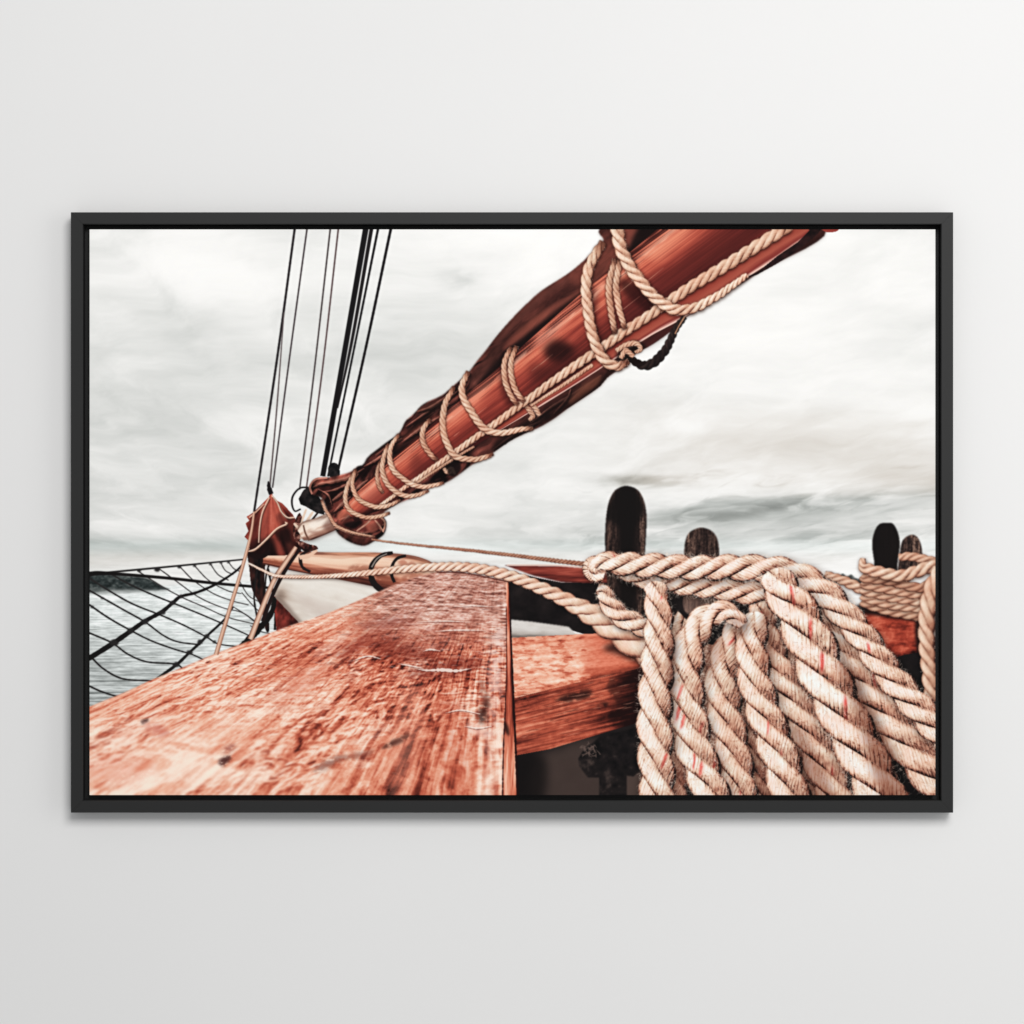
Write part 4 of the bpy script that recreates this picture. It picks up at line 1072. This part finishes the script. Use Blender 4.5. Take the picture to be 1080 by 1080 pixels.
def paint_ropes():
    # fall from the bow over the rail
    P = new_part('printed_slack_line')
    rod([(268, 540, 1.2), (264, 566, 1.5), (254, 604, 1.9), (243, 640, 2.1), (228, 690, 2.4)], P, [(-1, (130, 84, 66)), (-.3, (214, 164, 138)), (.3, (240, 204, 180)), (1, (150, 98, 78))])
    P = new_part('printed_slack_line', 'thicker pale line slanting down to the rail')
    line([(317, 578, 1.5), (303, 598, 2), (290, 622, 2), (277, 655, 2)], 1, (34, 22, 22), None)
    rod([(312, 577, 2.2), (300, 595, 2.6), (289, 612, 2.6), (277, 640, 2.8), (264, 674, 3)], P, [(-1, (150, 100, 80)), (-.2, (240, 206, 184)), (.4, (222, 178, 152)), (1, (110, 64, 52))])
    P = new_part('printed_sheet_rope', 'long rope running from the bow over the rail end')
    rope([(262, 594, 1.1), (276, 601, 1.5), (292, 607.5, 1.8), (320, 608.5, 2.0), (350, 607.5, 2.6), (390, 604, 3.5), (430, 600, 4.3), (470, 598, 5.0), (500, 599.5, 5.6), (526, 604.5, 6.2), (550, 612, 6.8), (580, 625, 7.8), (604, 637, 9.2), (625, 648, 13), (648, 661, 17.5), (672, 677, 19.5), (696, 694, 19.5)], P, 2.5, 130, .98, shade=.6, fuzz=.5)
    # big working coil
    P = new_part('printed_knotted_rope', 'frayed rope turn gripped against the tall pin')
    rope([(630, 621, 6), (636, 624, 9), (641, 634, 11), (652, 647, 12), (668, 656, 12), (690, 664, 11)], P, 2.6, 132, 1.02, shade=.7, fuzz=2.2)
    names = lambda lab: new_part('printed_coil_rope', lab)
    for i, p in enumerate([[(706, 668, 12), (710, 740, 13), (712, 850, 14)], [(748, 680, 12), (746, 740, 13), (756, 800, 14), (764, 850, 14)], [(786, 676, 12), (784, 730, 13), (796, 800, 14), (806, 850, 14)], [(826, 660, 14), (842, 730, 15), (870, 800, 15), (890, 850, 15)],
                           [(872, 664, 14), (888, 712, 15), (902, 752, 14)]]):
        rope(p, new_part('printed_inner_rope'), 2.7, 160 + i, .62, fuzz=.8, shade=.5)
    rope([(905, 740, 13.8), (918, 780, 13.8), (938, 838, 14.8), (942, 850, 14.8)], names('dim rope end low behind the coil'), 2.8, 140, .66, red=1)
    P = names('lower turn across the pins, running down to the right edge')
    rope([(652, 600, 8.5), (674, 608, 11.1), (700, 614, 11.7), (740, 619, 12.2), (775, 624, 12.7), (806, 629, 13.8), (836, 640, 15.9), (864, 660, 19.1), (890, 690, 21.2), (912, 722, 22.3), (940, 762, 23.3), (970, 800, 24.4), (1005, 838, 24.4)], P, 2.7, 142, .98, red=11, fuzz=1.2, shade=.62)
    P = names('top turn across the dark pins, outermost of the coil')
    rope([(637, 607, 8.5), (628, 604, 10.1), (626, 598, 10.6), (636, 595, 12.2), (655, 596, 13.2), (690, 597, 13.6), (730, 598, 13.8), (770, 599, 14.3), (806, 601, 15.4), (838, 607, 17.0), (866, 622, 17.0), (892, 648, 16.4), (914, 678, 16.4), (938, 712, 17.0), (964, 742, 17.0), (1002, 782, 17.0)], P, 2.75, 133, 1.08, shade=.62, red=9, fuzz=1.5)
    rope([(838, 770, 12.7), (848, 800, 13.8), (858, 830, 13.8), (862, 850, 13.8)], names('dim rope behind the middle of the coil'), 2.7, 143, .70, red=3)
    rope([(802, 636, 12.7), (808, 664, 17.0), (819, 700, 19.1), (838, 742, 20.1), (860, 786, 21.2), (886, 850, 21.2)], names('rope half hidden under the thickest one'), 2.8, 144, .96, red=5, shade=.6)
    rope([(815, 600, 17), (820, 612, 19.5), (828, 626, 21.5), (839, 644, 23.3), (853, 676, 26.0), (868, 712, 26.5), (888, 756, 26.5), (910, 800, 26.5), (934, 850, 26.5)], names('thickest rope in the middle of the coil'), 2.6, 145, 1.17, red=7, fuzz=1.4, shade=.62, cap=True)
    rope([(722, 652, 10.6), (712, 662, 12.7), (704, 680, 12.7), (706, 700, 11.7)], names('short bight between two hanging ropes'), 2.6, 146, .92, red=3)
    rope([(786, 652, 11), (776, 666, 14.5), (768, 688, 17), (762, 716, 19.1), (764, 750, 20.1), (772, 790, 19.1), (782, 850, 19.1)], names('third hanging rope from the left'), 2.7, 147, .99, red=3, shade=.8, cap=True)
    rope([(802, 646, 13.8), (794, 668, 16.4), (794, 696, 18.6), (799, 730, 19.6), (812, 770, 20.1), (824, 806, 21.2), (836, 850, 21.2)], names('fourth hanging rope from the left'), 2.7, 148, 1.11, red=5, shade=.6, cap=True)
    rope([(782, 660, 8.0), (774, 650, 10.6), (760, 646, 13.2), (744, 654, 15.4), (731, 674, 17.5), (725, 704, 19.1), (726, 738, 20.1), (732, 780, 21.2), (742, 815, 20.1), (752, 850, 20.1)], names('second hanging rope, looped over at its top'), 2.7, 149, 1.13, red=7, fuzz=1.4, shade=.6)
    rope([(690, 613, 12.5), (692, 626, 14), (695, 644, 15), (696, 668, 16.4), (693, 700, 18.0), (690, 740, 19.1), (692, 790, 19.6), (694, 850, 20.1)], names('leftmost hanging rope of the coil'), 2.7, 150, 1.13, red=5, fuzz=1.4, shade=.6, cap=True)


def paint_coil_shade():
    ids = [i for i, p in enumerate(part_names) if p[0] == 'printed_coil_rope']
    for pts, k, sf in [([(768, 650), (782, 652), (790, 664), (784, 676), (772, 664)], .3, 3), ([(742, 672), (752, 662), (764, 666), (760, 690), (750, 720), (745, 700)], .3, 4), ([(800, 655), (812, 650), (816, 690), (808, 700)], .35, 4),
                     ([(884, 700), (900, 708), (930, 770), (958, 838), (930, 838), (906, 760)], .55, 5), ([(838, 770), (850, 775), (880, 838), (852, 838)], .45, 4), ([(706, 672), (712, 680), (708, 740), (704, 720)], .5, 2.5)]:
        glaze(pts, (120, 66, 50), k, sf, ids, 'mul')


def paint_picture():
    paint_sky(); paint_water(); paint_net(); paint_shrouds(); paint_far_gear(); paint_jib(); paint_boom(); paint_mid_gear()
    paint_pin_rail(); paint_pins(); paint_right_coil(); paint_rail(); paint_ropes(); paint_coil_shade()
    soft = blur(ink, 1)
    out = ink * .55 + soft * .45
    out = out + (soft - blur(soft, 2 * PS)) * .16
    out = out * np.interp(FX[0], [95, 985], [1.0, .955])[None, :, None]  # ink darkened towards the right to offset the stronger lamp light there
    ink[:] = np.clip(out, 0, 255)


paint_picture()

# the picture as an image made in memory, never read from or written to a file
pic = bpy.data.images.new('ship_deck_picture', PW, PH, alpha=False)
buf = np.ones((PH, PW, 4), np.float32)
buf[..., :3] = np.clip(ink, 0, 255)[::-1] / 255
pic.pixels.foreach_set(buf.ravel())
pic.update()
pic.pack()

print_ink = bpy.data.materials.new('printed_canvas')
print_ink.use_nodes = True
nt = print_ink.node_tree
b = nt.nodes['Principled BSDF']
b.inputs['Roughness'].default_value = 0.85
b.inputs['Specular IOR Level'].default_value = 0.08
uvn = nt.nodes.new('ShaderNodeUVMap')
uvn.uv_map = 'UVMap'
tex = nt.nodes.new('ShaderNodeTexImage')
tex.image = pic
tex.extension = 'EXTEND'
nt.links.new(uvn.outputs['UV'], tex.inputs['Vector'])
nt.links.new(tex.outputs['Color'], b.inputs['Base Color'])
tcn = nt.nodes.new('ShaderNodeTexCoord')
weave = nt.nodes.new('ShaderNodeTexNoise')
weave.inputs['Scale'].default_value = 900
weave.inputs['Detail'].default_value = 3
bmp = nt.nodes.new('ShaderNodeBump')
bmp.inputs['Strength'].default_value = 0.04
bmp.inputs['Distance'].default_value = 0.0005
nt.links.new(tcn.outputs['Object'], weave.inputs['Vector'])
nt.links.new(weave.outputs['Fac'], bmp.inputs['Height'])
nt.links.new(bmp.outputs['Normal'], b.inputs['Normal'])

# the stretched canvas under the ink
bm = bmesh.new()
ax, az = px(PX0, PY1)
bx_, bz = px(PX1, PY0)
box(bm, (ax, FACE + 0.0006, az), (bx_, -0.0075, bz))
canvas = link('canvas', mesh_of('canvas', bm), root, [canvas_edge])

# every depicted thing is its own piece of the flat printed face, cut along a 1 mm grid
STEP = PS
NX, NY = PW // STEP, PH // STEP
cell = who[STEP // 2::STEP, STEP // 2::STEP][:NY, :NX]
for k, (name, label) in enumerate(part_names):
    jj, ii = np.nonzero(cell == k)
    if len(jj) < 3:
        continue
    W = NX + 1
    corners = np.stack([(jj + 1) * W + ii, (jj + 1) * W + ii + 1, jj * W + ii + 1, jj * W + ii], 1)
    ids, inv = np.unique(corners, return_inverse=True)
    inv = inv.reshape(-1)
    vi, vj = ids % W, ids // W
    gx = PX0 + vi * (PX1 - PX0) / NX
    gy = PY0 + vj * (PY1 - PY0) / NY
    co = np.stack([(gx - 540) / 1000, np.full(len(ids), FACE), (540 - gy) / 1000], 1).astype(np.float32)
    me = bpy.data.meshes.new(name)
    me.vertices.add(len(ids))
    me.vertices.foreach_set('co', co.ravel())
    me.loops.add(len(inv))
    me.loops.foreach_set('vertex_index', inv.astype(np.int32))
    me.polygons.add(len(jj))
    me.polygons.foreach_set('loop_start', np.arange(0, len(inv), 4, dtype=np.int32))
    me.update(calc_edges=True)
    uv = me.uv_layers.new(name='UVMap')
    t = np.stack([vi / NX, 1 - vj / NY], 1).astype(np.float32)[inv]
    uv.data.foreach_set('uv', t.ravel())
    o = link(name, me, canvas, [print_ink])
    if label:
        o['label'] = label
